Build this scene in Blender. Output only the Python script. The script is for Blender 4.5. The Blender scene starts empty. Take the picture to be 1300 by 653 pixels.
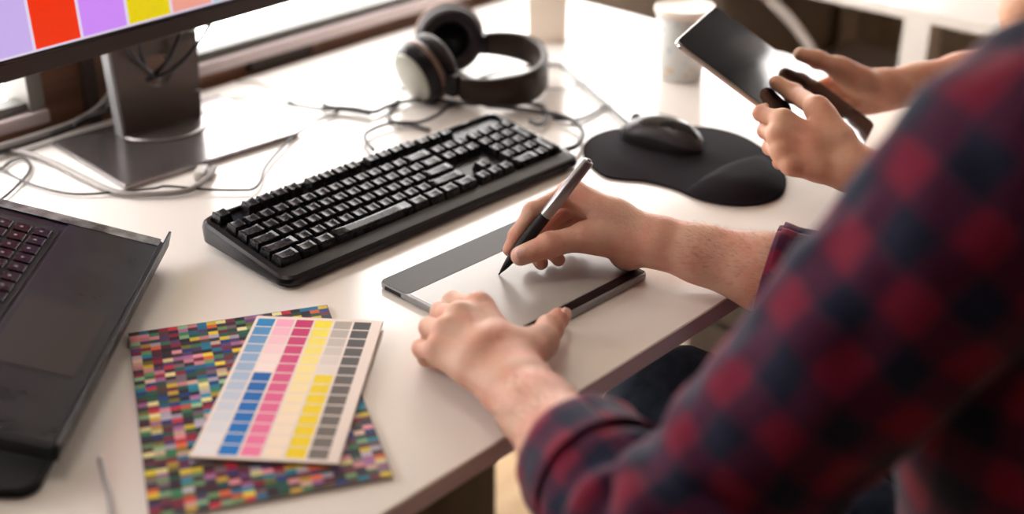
import bpy, bmesh, math, random
import numpy as np
CR = (0.674137,-0.738590,0.004938)
CU = (0.334817,0.311544,0.889291)
CF = (0.658360,0.597850,-0.457316)
BIG = (0.41334,0.74621,-0.52738,0.1896,0.2918)
SML = (0.47887,0.78679,-0.90001,0.1222,0.231)
KB = (0.71382,0.95394,0,-0.02371)
TB = (0.78004,0.71411,-0.03437,.2072,.1821)
PEN = ( (0.878083,0.815675,0.008400) , (0.944249,0.755723,0.131411) )
LAP = dict(O=(.6694,1.0911,.0299),yaw=-2.4045,tilt=.277,W=.3661)
HP = dict(c=(1.26,1.23),r=.045,near=(1.196640,1.245893,0.047000),far=(1.303682,1.306885,0.050500),axn=(-0.946869,0.101705,-0.305114),axf=(0.659802,0.749775,-0.049985),band=[(1.329383,1.267411,0.045000),(1.350646,1.244042,0.044000),(1.365471,1.214847,0.040000),(1.355598,1.176168,0.035000),(1.320568,1.142470,0.030000),(1.275974,1.128835,0.028000),(1.238952,1.140961,0.027000),(1.217344,1.164004,0.027000),(1.204400,1.188084,0.030000)],yokes=[((1.325572,1.287243,0.045000),(1.334021,1.262481,0.045000)),((1.191390,1.209214,0.036000),(1.206566,1.185775,0.030000))],hinges=[(1.330929,1.265768,0.045000),(1.198115,1.196614,0.034000)])
D_BTN = np.array( (0.615580,0.380837,0.148590) )
JK = (.985,.655,-.158)
UB =  (1.694263,0.631148,0.148175)
BLZ = 0.56
SKY = 5.8
EXPO = 0.8
PT = {'RH':{'wr':(0.9884,0.6923,0.0460),'wt':(0.9904,0.6945,0.0560),'wb':(0.9849,0.6890,0.0360),'thc':(0.9719,0.7213,0.0430),'thm':(0.9391,0.7543,0.0500),'thi':(0.9080,0.7735,0.0460),'tht':(0.8832,0.7903,0.0370),'im':(0.9604,0.7919,0.0800),'ip':(0.9174,0.8054,0.0700),'idp':(0.9012,0.8121,0.0460),'it':(0.8947,0.8158,0.0310),'mm':(0.9739,0.7902,0.0680),'mp':(0.9409,0.8106,0.0440),'md':(0.9181,0.8053,0.0250),'mt':(0.9118,0.7878,0.0190),'rm':(0.9871,0.7835,0.0530),'rp':(0.9575,0.8009,0.0340),'rd':(0.9358,0.7927,0.0210),'rt':(0.9306,0.7807,0.0180),'pm':(0.9952,0.7704,0.0380),'pp':(0.9790,0.7907,0.0260),'pd':(0.9662,0.7949,0.0200),'pt':(0.9653,0.7855,0.0180),'heel':(0.9786,0.7288,0.0290),'elbow':(1.0850,0.4500,0.0120)},'LH':{'wr':(0.6999,0.6267,0.0380),'im':(0.7620,0.7313,0.0500),'ip':(0.7690,0.7727,0.0380),'idp':(0.7754,0.7847,0.0180),'it':(0.7698,0.7636,0.0140),'mm':(0.7350,0.7299,0.0520),'mp':(0.7517,0.7710,0.0340),'md':(0.7563,0.7804,0.0140),'mt':(0.7535,0.7610,0.0110),'rm':(0.7141,0.7261,0.0470),'rp':(0.7273,0.7619,0.0320),'rd':(0.7341,0.7685,0.0130),'rt':(0.7346,0.7505,0.0100),'pm':(0.6979,0.7210,0.0360),'pp':(0.7077,0.7524,0.0220),'pd':(0.7127,0.7518,0.0100),'pt':(0.7154,0.7373,0.0090),'thc':(0.7458,0.6636,0.0360),'thm':(0.7844,0.6752,0.0280),'thi':(0.8138,0.6922,0.0210),'tht':(0.8386,0.7008,0.0190),'elbow':(0.5810,0.3930,0.0700)},'A':{'wr':(1.2040,0.6040,0.0847),'im':(1.1823,0.6842,0.1256),'ip':(1.1898,0.7155,0.1225),'mm':(1.1692,0.6803,0.1125),'mp':(1.1910,0.7082,0.1039),'rm':(1.1614,0.6700,0.0987),'rp':(1.1843,0.6964,0.0897),'pm':(1.1593,0.6558,0.0881),'pp':(1.1858,0.6837,0.0753),'it':(1.2626,0.7518,0.1098),'mt':(1.2727,0.7468,0.1025),'rt':(1.2656,0.7255,0.0928),'pt':(1.2636,0.7065,0.0832),'thc':(1.2116,0.6303,0.1083),'thm':(1.2243,0.6677,0.1317),'thi':(1.2601,0.7177,0.1257),'tht':(1.2588,0.7405,0.1335),'elbow':(1.3300,0.4400,0.0350)},'Bh':{'wr':(1.4617,0.7025,0.0815),'thc':(1.4254,0.7200,0.0959),'thm':(1.4025,0.7427,0.1144),'thi':(1.3803,0.7592,0.1260),'tht':(1.3599,0.7718,0.1350),'im':(1.4267,0.7494,0.0925),'mm':(1.4337,0.7409,0.0805),'rm':(1.4396,0.7278,0.0719),'pm':(1.4418,0.7105,0.0633),'it':(1.3938,0.7654,0.0849),'mt':(1.3970,0.7497,0.0758),'rt':(1.4059,0.7362,0.0666),'pt':(1.4166,0.7226,0.0569),'elbow':(1.6650,0.6050,0.0750)},'pad':[(1.2145,0.9817,0.0010),(1.2444,0.9921,0.0010),(1.2752,0.9909,0.0010),(1.3034,0.9768,0.0010),(1.3418,0.9479,0.0010),(1.3655,0.9145,0.0010),(1.3776,0.8894,0.0010),(1.3780,0.8531,0.0010),(1.3632,0.8150,0.0010),(1.3378,0.7757,0.0010),(1.3003,0.7388,0.0010),(1.2625,0.7194,0.0010),(1.2337,0.7182,0.0010),(1.2085,0.7295,0.0010),(1.1918,0.7474,0.0010),(1.1835,0.7689,0.0010),(1.1818,0.7898,0.0010),(1.1850,0.8123,0.0010),(1.1838,0.8367,0.0010),(1.1770,0.8607,0.0010),(1.1647,0.8807,0.0010),(1.1578,0.9017,0.0010),(1.1690,0.9315,0.0010),(1.1870,0.9589,0.0010)],'rest':[(1.1851,0.8025,0.0040),(1.2036,0.8056,0.0040),(1.2302,0.8108,0.0040),(1.2646,0.8119,0.0040),(1.2999,0.8060,0.0040),(1.3338,0.7951,0.0040),(1.3305,0.7804,0.0040),(1.3134,0.7561,0.0040),(1.2890,0.7342,0.0040),(1.2573,0.7186,0.0040),(1.2286,0.7174,0.0040),(1.2064,0.7285,0.0040),(1.1898,0.7463,0.0040),(1.1815,0.7678,0.0040),(1.1800,0.7854,0.0040)],'cables':{'laptop':[(0.6728,1.4421,0.0030),(0.6953,1.4567,0.0030),(0.7108,1.4544,0.0030),(0.7059,1.4311,0.0030),(0.6910,1.4087,0.0030),(0.6608,1.3840,0.0030),(0.6352,1.3664,0.0030),(0.6035,1.3506,0.0030)],'thin':[(0.6766,1.4486,0.0040),(0.6738,1.4068,0.0040),(0.6785,1.3618,0.0040),(0.6909,1.3226,0.0040),(0.7082,1.3008,0.0040),(0.7336,1.2833,0.0040),(0.7666,1.2609,0.0040),(0.7811,1.2551,0.0040),(0.8059,1.2155,0.0040),(0.8326,1.1836,0.0040),(0.8459,1.1758,0.0040),(0.8657,1.1878,0.0040),(0.8923,1.2141,0.0040),(0.9336,1.2417,0.0040),(0.9611,1.2572,0.0040),(0.9879,1.2712,0.0040),(1.0310,1.2852,0.0040),(1.0711,1.2925,0.0040),(1.0935,1.2943,0.0040)],'fat':[(0.6960,1.5033,0.0040),(0.7134,1.4774,0.0040),(0.7214,1.4541,0.0040),(0.7262,1.3989,0.0040),(0.7259,1.3376,0.0040),(0.7311,1.2795,0.0040),(0.7595,1.2426,0.0040),(0.7908,1.2252,0.0040),(0.8247,1.2384,0.0040),(0.8509,1.2584,0.0040)],'a':[(1.0798,1.3267,0.0050),(1.0793,1.3099,0.0050),(1.0970,1.2824,0.0050),(1.1071,1.2545,0.0050),(1.1367,1.2572,0.0050),(1.1687,1.2494,0.0050),(1.1936,1.2229,0.0050),(1.2201,1.1726,0.0050)],'b':[(1.1628,1.2680,0.0030),(1.1195,1.2403,0.0030),(1.1037,1.2113,0.0030),(1.1120,1.1902,0.0030),(1.1153,1.1584,0.0030)],'c':[(1.2087,1.1853,0.0060),(1.1871,1.1953,0.0060),(1.1544,1.1833,0.0060),(1.1203,1.1824,0.0060),(1.0946,1.2058,0.0060),(1.0590,1.2076,0.0060),(1.0355,1.1936,0.0060),(1.0168,1.1568,0.0060)],'d':[(1.2378,1.1762,0.0060),(1.2539,1.1547,0.0060),(1.2641,1.1394,0.0060),(1.2725,1.1084,0.0060),(1.2584,1.0806,0.0060),(1.2229,1.0606,0.0060),(1.2207,1.0792,0.0060)],'e':[(1.2209,1.1558,0.0080),(1.2324,1.1349,0.0080),(1.2460,1.0990,0.0080),(1.2594,1.0636,0.0080),(1.2555,1.0306,0.0080),(1.2330,0.9986,0.0080),(1.1952,0.9775,0.0080),(1.1722,0.9798,0.0080)],'f':[(1.2548,1.0706,0.0030),(1.2704,1.0456,0.0030),(1.2913,1.0400,0.0030),(1.3412,1.0467,0.0030)],'mouse':[(1.3062,0.9830,0.0040),(1.3415,1.0469,0.0040),(1.3785,1.1163,0.0040),(1.4163,1.1831,0.0040),(1.4185,1.2061,0.0040),(1.3919,1.2242,0.0040),(1.3453,1.2437,0.0040),(1.2821,1.2428,0.0040),(1.2254,1.2242,0.0040)],'h':[(1.3311,1.0358,0.0030),(1.3622,1.0552,0.0030),(1.3812,1.0802,0.0030),(1.3956,1.1116,0.0030),(1.3854,1.1320,0.0030),(1.3552,1.1312,0.0030),(1.3295,1.1585,0.0030)],'i':[(1.2077,1.3600,0.0030),(1.2048,1.3436,0.0030),(1.1993,1.3021,0.0030),(1.1998,1.2646,0.0030),(1.2032,1.2249,0.0030)],'j':[(0.9942,1.4479,0.0030),(1.0181,1.4358,0.0030),(1.0380,1.4146,0.0030),(1.0461,1.3704,0.0030),(1.0667,1.3310,0.0030),(1.0860,1.3018,0.0030)],'k':[(1.0589,1.4895,0.0030),(1.0758,1.4667,0.0030),(1.0748,1.4301,0.0030),(1.0674,1.3968,0.0030),(1.0597,1.3603,0.0030)],'l':[(1.0959,1.2499,0.0060),(1.0842,1.2836,0.0060),(1.0666,1.3110,0.0060),(1.0526,1.3432,0.0060),(1.0501,1.3633,0.0060)],'stick':[(0.4321,0.8437,0.0020),(0.4189,0.8160,0.0020),(0.4051,0.7865,0.0020),(0.3877,0.7562,0.0020)],'white':[(2.3161,1.3000,0.0100),(2.1533,1.2868,0.0120),(2.0008,1.2347,0.0009),(2.0051,1.2083,-0.0275),(2.0159,1.1766,-0.0533),(2.0226,1.1486,-0.0803),(2.0245,1.1276,-0.1050),(2.0148,1.1109,-0.1408),(1.9592,1.0690,-0.2101),(2.1996,1.1720,-0.6000),(2.2994,1.2065,-0.7300)],'blob':[(1.5672,1.1579,0.0030),(1.5751,1.1550,0.0030),(1.5817,1.1480,0.0030)]},'bundle':[[(0.6773,1.4850,0.0118),(0.6982,1.4850,0.0127),(0.7299,1.4850,0.0127),(0.7736,1.4850,0.0136),(0.8078,1.4850,0.0166),(0.8379,1.4850,0.0254),(0.8574,1.4850,0.0385)],[(0.6763,1.4850,0.0069),(0.6972,1.4850,0.0078),(0.7290,1.4850,0.0076),(0.7727,1.4850,0.0085),(0.8069,1.4850,0.0114),(0.8371,1.4850,0.0202),(0.8566,1.4850,0.0333)]],'bundle2':[(0.7932,1.4700,0.0183),(0.8086,1.4700,0.0225),(0.8245,1.4700,0.0223),(0.8398,1.4700,0.0244),(0.8498,1.4700,0.0368)],'hole':[[(0.9751,1.4000,0.1416),(0.9565,1.4000,0.1198),(0.9202,1.3900,0.0994),(0.9006,1.3950,0.0864),(0.8894,1.4100,0.0752),(0.8937,1.4500,0.0559),(0.8815,1.4800,0.0234)],[(0.9229,1.4000,0.1398),(0.9132,1.4000,0.1195),(0.8973,1.4000,0.0975),(0.8843,1.4100,0.0807),(0.8866,1.4500,0.0556),(0.8670,1.4900,0.0027)],[(0.8501,1.3900,0.1366),(0.8555,1.3950,0.1121),(0.8708,1.4100,0.0842),(0.9082,1.4500,0.0564)],[(0.8328,1.3900,0.1327),(0.8433,1.3900,0.1132),(0.8729,1.4100,0.0826),(0.9135,1.4500,0.0507)]]}
from mathutils import Vector, Matrix
H = 0.74            # table top height
random.seed(7)
SC = bpy.context.scene
COL = SC.collection
PI = math.pi
def R(d): return math.radians(d)
def V3(p, dz=H): return Vector((p[0], p[1], p[2] + dz))

# ---------------------------------------------------------------- materials
def new_mat(name):
    m = bpy.data.materials.new(name); m.use_nodes = True
    nt = m.node_tree; b = nt.nodes['Principled BSDF']
    return m, nt, b
def mat(name, col, rough=.5, metal=0, spec=.5, noise=0, nscale=20, col2=None, bump=0, bscale=200, coat=0, sheen=0, emit=0, trans=0, sss=0, rvar=0):
    m, nt, b = new_mat(name)
    I = b.inputs
    I['Base Color'].default_value = (*col, 1); I['Roughness'].default_value = rough; I['Metallic'].default_value = metal
    I['Specular IOR Level'].default_value = spec
    if coat: I['Coat Weight'].default_value = coat; I['Coat Roughness'].default_value = .15
    if sheen: I['Sheen Weight'].default_value = sheen; I['Sheen Roughness'].default_value = .5
    if emit: I['Emission Color'].default_value = (*col, 1); I['Emission Strength'].default_value = emit
    if trans: I['Transmission Weight'].default_value = trans
    if sss:
        I['Subsurface Weight'].default_value = sss; I['Subsurface Radius'].default_value = (1, .35, .2); I['Subsurface Scale'].default_value = .006
    tc = nt.nodes.new('ShaderNodeTexCoord')
    if noise or col2:
        n = nt.nodes.new('ShaderNodeTexNoise'); n.inputs['Scale'].default_value = nscale; n.inputs['Detail'].default_value = 4
        nt.links.new(tc.outputs['Object'], n.inputs['Vector'])
        r = nt.nodes.new('ShaderNodeMapRange'); r.inputs[1].default_value = .35; r.inputs[2].default_value = .65
        nt.links.new(n.outputs['Fac'], r.inputs[0])
        mx = nt.nodes.new('ShaderNodeMix'); mx.data_type = 'RGBA'
        c2 = col2 if col2 else tuple(c*(1-noise) for c in col)
        mx.inputs[6].default_value = (*col, 1); mx.inputs[7].default_value = (*c2, 1)
        nt.links.new(r.outputs[0], mx.inputs[0]); nt.links.new(mx.outputs[2], I['Base Color'])
    if rvar:
        n = nt.nodes.new('ShaderNodeTexNoise'); n.inputs['Scale'].default_value = nscale; n.inputs['Detail'].default_value = 3
        nt.links.new(tc.outputs['Object'], n.inputs['Vector'])
        r = nt.nodes.new('ShaderNodeMapRange'); r.inputs[1].default_value = .3; r.inputs[2].default_value = .7
        r.inputs[3].default_value = rough-rvar; r.inputs[4].default_value = rough+rvar
        nt.links.new(n.outputs['Fac'], r.inputs[0]); nt.links.new(r.outputs[0], I['Roughness'])
    if bump:
        n = nt.nodes.new('ShaderNodeTexNoise'); n.inputs['Scale'].default_value = bscale; n.inputs['Detail'].default_value = 3
        nt.links.new(tc.outputs['Object'], n.inputs['Vector'])
        bp = nt.nodes.new('ShaderNodeBump'); bp.inputs['Strength'].default_value = bump; bp.inputs['Distance'].default_value = .002
        nt.links.new(n.outputs['Fac'], bp.inputs['Height']); nt.links.new(bp.outputs[0], I['Normal'])
    return m
def wood(name, c1, c2, scale=(1, 14, 14), rough=.5, coat=0):
    m, nt, b = new_mat(name)
    tc = nt.nodes.new('ShaderNodeTexCoord'); mp = nt.nodes.new('ShaderNodeMapping'); mp.inputs['Scale'].default_value = scale
    n = nt.nodes.new('ShaderNodeTexNoise'); n.inputs['Scale'].default_value = 2.5; n.inputs['Detail'].default_value = 6; n.inputs['Distortion'].default_value = .6
    cr = nt.nodes.new('ShaderNodeValToRGB'); cr.color_ramp.elements[0].color = (*c1, 1); cr.color_ramp.elements[1].color = (*c2, 1)
    cr.color_ramp.elements[0].position = .35; cr.color_ramp.elements[1].position = .65
    L = nt.links.new
    L(tc.outputs['Object'], mp.inputs['Vector']); L(mp.outputs[0], n.inputs['Vector']); L(n.outputs['Fac'], cr.inputs[0]); L(cr.outputs[0], b.inputs['Base Color'])
    b.inputs['Roughness'].default_value = rough; b.inputs['Coat Weight'].default_value = coat
    return m
def attr_mat(name, rough=.5, emit=0, spec=.5):
    m, nt, b = new_mat(name)
    a = nt.nodes.new('ShaderNodeAttribute'); a.attribute_name = 'Col'
    nt.links.new(a.outputs['Color'], b.inputs['Base Color']); b.inputs['Roughness'].default_value = rough
    b.inputs['Specular IOR Level'].default_value = spec
    if emit:
        nt.links.new(a.outputs['Color'], b.inputs['Emission Color']); b.inputs['Emission Strength'].default_value = emit
        b.inputs['Base Color'].default_value = (0.01, .01, .01, 1); nt.links.remove(b.inputs['Base Color'].links[0])
    return m
def plaid_mat(name, s=.026):
    # woven check in the UV space of the cloth (metres): crimson / navy bands both ways, thin pale threads
    m, nt, b = new_mat(name); L = nt.links.new
    def math_(op, a, b_=None, c=None):
        n = nt.nodes.new('ShaderNodeMath'); n.operation = op
        for i, x in enumerate((a, b_, c)):
            if x is None: continue
            if isinstance(x, (int, float)): n.inputs[i].default_value = x
            else: L(x, n.inputs[i])
        return n.outputs[0]
    uv = nt.nodes.new('ShaderNodeUVMap'); uv.uv_map = 'UVMap'
    nz = nt.nodes.new('ShaderNodeTexNoise'); nz.inputs['Scale'].default_value = 18; L(uv.outputs[0], nz.inputs['Vector'])
    sub = nt.nodes.new('ShaderNodeVectorMath'); sub.operation = 'SUBTRACT'; L(nz.outputs['Color'], sub.inputs[0]); sub.inputs[1].default_value = (.5, .5, .5)
    scl = nt.nodes.new('ShaderNodeVectorMath'); scl.operation = 'SCALE'; L(sub.outputs[0], scl.inputs[0]); scl.inputs['Scale'].default_value = .022
    add = nt.nodes.new('ShaderNodeVectorMath'); L(uv.outputs[0], add.inputs[0]); L(scl.outputs[0], add.inputs[1])
    sep = nt.nodes.new('ShaderNodeSeparateXYZ'); L(add.outputs[0], sep.inputs[0])
    bands = []; lines = []
    for ax in (0, 1):
        f = math_('FRACT', math_('MULTIPLY', sep.outputs[ax], 1/(2*s)))
        st = math_('SMOOTH_MIN', math_('MAXIMUM', math_('MULTIPLY', math_('SUBTRACT', math_('ABSOLUTE', math_('SUBTRACT', f, .5)), .19), 8.5), 0.0), 1.0, .1)
        bands.append(st)
        d = math_('ABSOLUTE', math_('SUBTRACT', f, .25)); d2 = math_('ABSOLUTE', math_('SUBTRACT', f, .75))
        lines.append(math_('LESS_THAN', math_('MINIMUM', d, math_('ADD', d2, 1.0)), .012))
    avg = math_('MULTIPLY', math_('ADD', bands[0], bands[1]), .5)
    cr = nt.nodes.new('ShaderNodeValToRGB'); e = cr.color_ramp.elements
    e[0].position = 0; e[0].color = (.010, .013, .036, 1); e[1].position = 1; e[1].color = (.175, .009, .036, 1)
    q = e.new(.5); q.color = (.060, .010, .038, 1)
    L(avg, cr.inputs[0])
    mx = nt.nodes.new('ShaderNodeMix'); mx.data_type = 'RGBA'; L(cr.outputs[0], mx.inputs[6]); mx.inputs[7].default_value = (.25, .15, .2, 1)
    L(math_('MULTIPLY', math_('MAXIMUM', lines[0], lines[1]), .10), mx.inputs[0])
    L(mx.outputs[2], b.inputs['Base Color'])
    b.inputs['Roughness'].default_value = .85; b.inputs['Sheen Weight'].default_value = .12; b.inputs['Sheen Roughness'].default_value = .4
    b.inputs['Specular IOR Level'].default_value = .2
    w = nt.nodes.new('ShaderNodeTexNoise'); w.inputs['Scale'].default_value = 900; L(uv.outputs[0], w.inputs['Vector'])
    bp = nt.nodes.new('ShaderNodeBump'); bp.inputs['Strength'].default_value = .2; bp.inputs['Distance'].default_value = .001; L(w.outputs['Fac'], bp.inputs['Height']); L(bp.outputs[0], b.inputs['Normal'])
    return m

M = dict(
 table=mat('table_laminate', (.78, .74, .70), .16, spec=.42, rvar=.02, nscale=3),
 edge=mat('table_edge_band', (.70, .66, .74), .45),
 column=mat('column_brown_metal', (.13, .10, .09), .32, metal=.5),
 taupe=mat('taupe_panel', (.72, .62, .52), .7, noise=.2, nscale=6),
 white_metal=mat('white_painted_metal', (.78, .75, .70), .4),
 black=mat('black_plastic', (.009, .008, .010), .30, spec=.24),
 blackg=mat('black_gloss', (.008, .007, .009), .12),
 blackm=mat('black_matte', (.010, .009, .010), .6, spec=.25),
 key=mat('keycap_plastic', (.009, .008, .009), .28, spec=.20, rvar=.08, nscale=90),
 legend=mat('key_legend', (.20, .20, .20), .6),
 tanmark=mat('tan_key_mark', (.75, .5, .25), .5),  # tan legend colour stands in for warm glints on the keytops
 rubber=mat('black_rubber', (.01, .01, .01), .8),
 cable=mat('black_cable_sheath', (.02, .018, .02), .45),
 gcable=mat('grey_cable_sheath', (.24, .22, .21), .45),
 clear=mat('frosted_plug', (.6, .58, .55), .3),
 steel=mat('brushed_steel', (.33, .32, .33), .32, metal=.9),
 standm=mat('grey_stand_metal', (.26, .235, .235), .22, metal=.85, spec=.6),
 bezel=mat('monitor_bezel', (.045, .029, .026), .3, spec=.45),
 silver=mat('silver_plastic', (.27, .27, .275), .35, metal=.35),
 tabtop=mat('tablet_surface', (.38, .36, .34), .24, spec=.6),
 tabband=mat('tablet_band', (.085, .085, .088), .55, spec=.25),
 hpdisc=mat('headphone_disc', (.42, .42, .36), .45, metal=.2),
 pad=mat('mousepad_cloth', (.014, .011, .015), .9, spec=.12, bump=.2, bscale=900),
 laptop=mat('laptop_shell', (.011, .0125, .017), .36, spec=.26, rvar=.1, nscale=25, bump=.05, bscale=60),
 laptopw=mat('laptop_worn_edge', (.012, .012, .013), .4, col2=(.33, .33, .33), nscale=38),
 touch=mat('touchpad', (.034, .028, .026), .5, spec=.15),
 skin=mat('skin', (.69, .43, .32), .55, spec=.35, col2=(.66, .31, .23), nscale=30, sss=.10, bump=.35, bscale=260),
 skin2=mat('skin_pale', (.74, .44, .30), .55, spec=.35, col2=(.60, .27, .18), nscale=22, sss=.12, bump=.12, bscale=200),
 nail=mat('fingernail', (.78, .50, .43), .25),
 hair=mat('dark_hair', (.03, .018, .012), .6),
 armhair=mat('arm_hair', (.10, .05, .025), .6),
 plaid=plaid_mat('plaid_flannel'),
 jeans=mat('navy_denim', (.016, .026, .050), .9, spec=.15, noise=.5, nscale=60, bump=.3, bscale=500),
 shirt2=mat('grey_blue_shirt', (.22, .26, .33), .85, noise=.3, nscale=40),
 button=mat('shirt_button', (.18, .24, .34), .3),
 shoe=mat('dark_shoe', (.02, .015, .012), .5),
 cup=mat('cup_cream', (.86, .78, .68), .5),
 postw=mat('cream_cardboard', (.74, .64, .54), .6),
 brown=wood('brown_window_wood', (.10, .045, .026), (.19, .088, .05)),
 brownd=mat('dark_brown_slot', (.03, .018, .013), .7),
 sill=mat('lilac_grey_sill', (.50, .42, .42), .4),
 gasket=mat('dark_grey_gasket', (.11, .11, .10), .5),
 frame=mat('grey_window_frame', (.17, .16, .145), .5),
 wall=mat('plaster_wall', (.13, .10, .08), .8, noise=.1, nscale=4),
 wallw=mat('brown_panel_wall', (.16, .10, .065), .7, noise=.3, nscale=3),
 ceil=mat('ceiling_white', (.6, .57, .53), .9),
 floor=wood('oak_floor', (.56, .38, .21), (.70, .50, .30), (2, 12, 2), .35, .2),
 birch=wood('birch_wood', (.62, .42, .22), (.75, .54, .30), (10, 10, 1), .5),
 walnut=wood('walnut_slats', (.52, .40, .28), (.62, .50, .37), (20, 20, 1), .6),
 darkwood=wood('dark_walnut', (.03, .019, .010), (.055, .033, .017), (20, 20, 1), .6),
 greyfab=mat('grey_chair_fabric', (.10, .09, .085), .9, noise=.3, nscale=200),
 screen=attr_mat('screen_image', .25, emit=.56),
 chart=attr_mat('printed_card', .45, spec=.18),
 cardedge=mat('card_edge', (.42, .36, .32), .6),
 glassdev=mat('device_glass', (.005, .005, .007), .04, spec=.75, coat=.2),
 led=mat('ceiling_lamp_diffuser', (1, .93, .85), .5, emit=3.2),
)
def glass_mat():
    m = bpy.data.materials.new('window_glass'); m.use_nodes = True; nt = m.node_tree
    nt.nodes.remove(nt.nodes['Principled BSDF'])
    o = nt.nodes['Material Output']; t = nt.nodes.new('ShaderNodeBsdfTransparent'); g = nt.nodes.new('ShaderNodeBsdfGlossy'); g.inputs['Roughness'].default_value = .02
    mx = nt.nodes.new('ShaderNodeMixShader'); fr = nt.nodes.new('ShaderNodeFresnel'); fr.inputs[0].default_value = 1.45
    L = nt.links.new; ge = nt.nodes.new('ShaderNodeNewGeometry'); ml = nt.nodes.new('ShaderNodeMath'); ml.operation = 'MULTIPLY'; iv = nt.nodes.new('ShaderNodeMath'); iv.operation = 'SUBTRACT'; iv.inputs[0].default_value = 1
    L(ge.outputs['Backfacing'], iv.inputs[1]); L(fr.outputs[0], ml.inputs[0]); L(iv.outputs[0], ml.inputs[1]); L(ml.outputs[0], mx.inputs[0]); L(t.outputs[0], mx.inputs[1]); L(g.outputs[0], mx.inputs[2]); L(mx.outputs[0], o.inputs['Surface'])
    return m
M['glass'] = glass_mat()
def blind_mat():
    m, nt, b = new_mat('blind_fabric'); t = nt.nodes.new('ShaderNodeBsdfTranslucent'); t.inputs[0].default_value = (.55, .50, .44, 1)
    b.inputs['Base Color'].default_value = (.6, .56, .5, 1); b.inputs['Roughness'].default_value = .9
    mx = nt.nodes.new('ShaderNodeMixShader'); mx.inputs[0].default_value = .6; L = nt.links.new
    L(b.outputs[0], mx.inputs[1]); L(t.outputs[0], mx.inputs[2]); L(mx.outputs[0], nt.nodes['Material Output'].inputs['Surface']); return m
M['blind'] = blind_mat()
def cup_mat():
    m, nt, b = new_mat('cup_sleeve_print'); L = nt.links.new
    tc = nt.nodes.new('ShaderNodeTexCoord'); vo = nt.nodes.new('ShaderNodeTexVoronoi'); vo.inputs['Scale'].default_value = 75
    L(tc.outputs['Object'], vo.inputs['Vector'])
    cr = nt.nodes.new('ShaderNodeValToRGB'); e = cr.color_ramp.elements; e[0].position = .12; e[0].color = (.38, .50, .60, 1); e[1].position = .40; e[1].color = (.66, .68, .66, 1)
    L(vo.outputs['Distance'], cr.inputs[0])
    c2 = nt.nodes.new('ShaderNodeValToRGB'); e = c2.color_ramp.elements; e[0].position = .45; e[0].color = (0, 0, 0, 1); e[1].position = .5; e[1].color = (1, 1, 1, 1)
    c2.color_ramp.interpolation = 'CONSTANT'
    sp = nt.nodes.new('ShaderNodeSeparateColor'); L(vo.outputs['Color'], sp.inputs[0]); L(sp.outputs[0], c2.inputs[0])
    mx = nt.nodes.new('ShaderNodeMix'); mx.data_type = 'RGBA'; L(c2.outputs[0], mx.inputs[0]); L(cr.outputs[0], mx.inputs[6])
    c3 = nt.nodes.new('ShaderNodeValToRGB'); e = c3.color_ramp.elements; e[0].position = .12; e[0].color = (.62, .38, .20, 1); e[1].position = .36; e[1].color = (.66, .68, .66, 1)
    L(vo.outputs['Distance'], c3.inputs[0]); L(c3.outputs[0], mx.inputs[7]); L(mx.outputs[2], b.inputs['Base Color']); b.inputs['Roughness'].default_value = .6
    return m
M['cupp'] = cup_mat()

# ---------------------------------------------------------------- object helpers
def link(o): COL.objects.link(o); return o
def thing(name, label, cat, loc=(0, 0, 0), rz=0, group=None, dz=H):
    o = bpy.data.objects.new(name, None); link(o); o.empty_display_size = .05
    o.location = V3(loc, dz); o.rotation_euler = (0, 0, rz); o['label'] = label; o['category'] = cat
    if group: o['group'] = group
    return o
def tag(o, label, cat, group=None, kind=None):
    o['label'] = label; o['category'] = cat
    if group: o['group'] = group
    if kind: o['kind'] = kind
    return o
def mesh_obj(name, me, mats, parent=None, loc=None, rot=None, smooth=False):
    if not isinstance(mats, (list, tuple)): mats = [mats]
    for m in mats: me.materials.append(m)
    if smooth:
        for p in me.polygons: p.use_smooth = True
    o = bpy.data.objects.new(name, me); link(o)
    if loc is not None: o.location = loc
    if rot is not None: o.rotation_euler = rot
    if parent: o.parent = parent
    return o
def bm_obj(name, bm, mats, parent=None, loc=None, rot=None, smooth=False):
    me = bpy.data.meshes.new(name); bm.normal_update(); bm.to_mesh(me); bm.free()
    return mesh_obj(name, me, mats, parent, loc, rot, smooth)
def pd_obj(name, vs, fs, mats, parent=None, loc=None, rot=None, smooth=False):
    me = bpy.data.meshes.new(name); me.from_pydata([tuple(v) for v in vs], [], [tuple(f) for f in fs]); me.update()
    return mesh_obj(name, me, mats, parent, loc, rot, smooth)
def add_box(bm, c, s, bev=0, seg=2, mi=0, rz=0, rx=0):
    """box centre c, size s"""
    mt = Matrix.Translation(c) @ Matrix.Rotation(rz, 4, 'Z') @ Matrix.Rotation(rx, 4, 'X') @ Matrix.Diagonal((*s, 1))
    r = bmesh.ops.create_cube(bm, size=1, matrix=mt); vs = r['verts']
    fs = {f for v in vs for f in v.link_faces}
    for f in fs: f.material_index = mi
    if bev:
        es = list({e for v in vs for e in v.link_edges})
        rr = bmesh.ops.bevel(bm, geom=es, offset=bev, segments=seg, affect='EDGES', profile=.5)
        for f in rr['faces']: f.material_index = mi
    return vs
def box(name, lo, hi, m, parent=None, bev=0, seg=2):
    bm = bmesh.new(); c = [(a+b)/2 for a, b in zip(lo, hi)]; s = [b-a for a, b in zip(lo, hi)]
    add_box(bm, c, s, bev, seg); return bm_obj(name, bm, m, parent)
def struct(o): o['kind'] = 'structure'; return o
def wbox(name, lo, hi, m, bev=0):      # setting box in table frame, z relative to table top
    o = box(name, [lo[0], lo[1], lo[2]+H], [hi[0], hi[1], hi[2]+H], m, None, bev); return struct(o)
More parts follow.
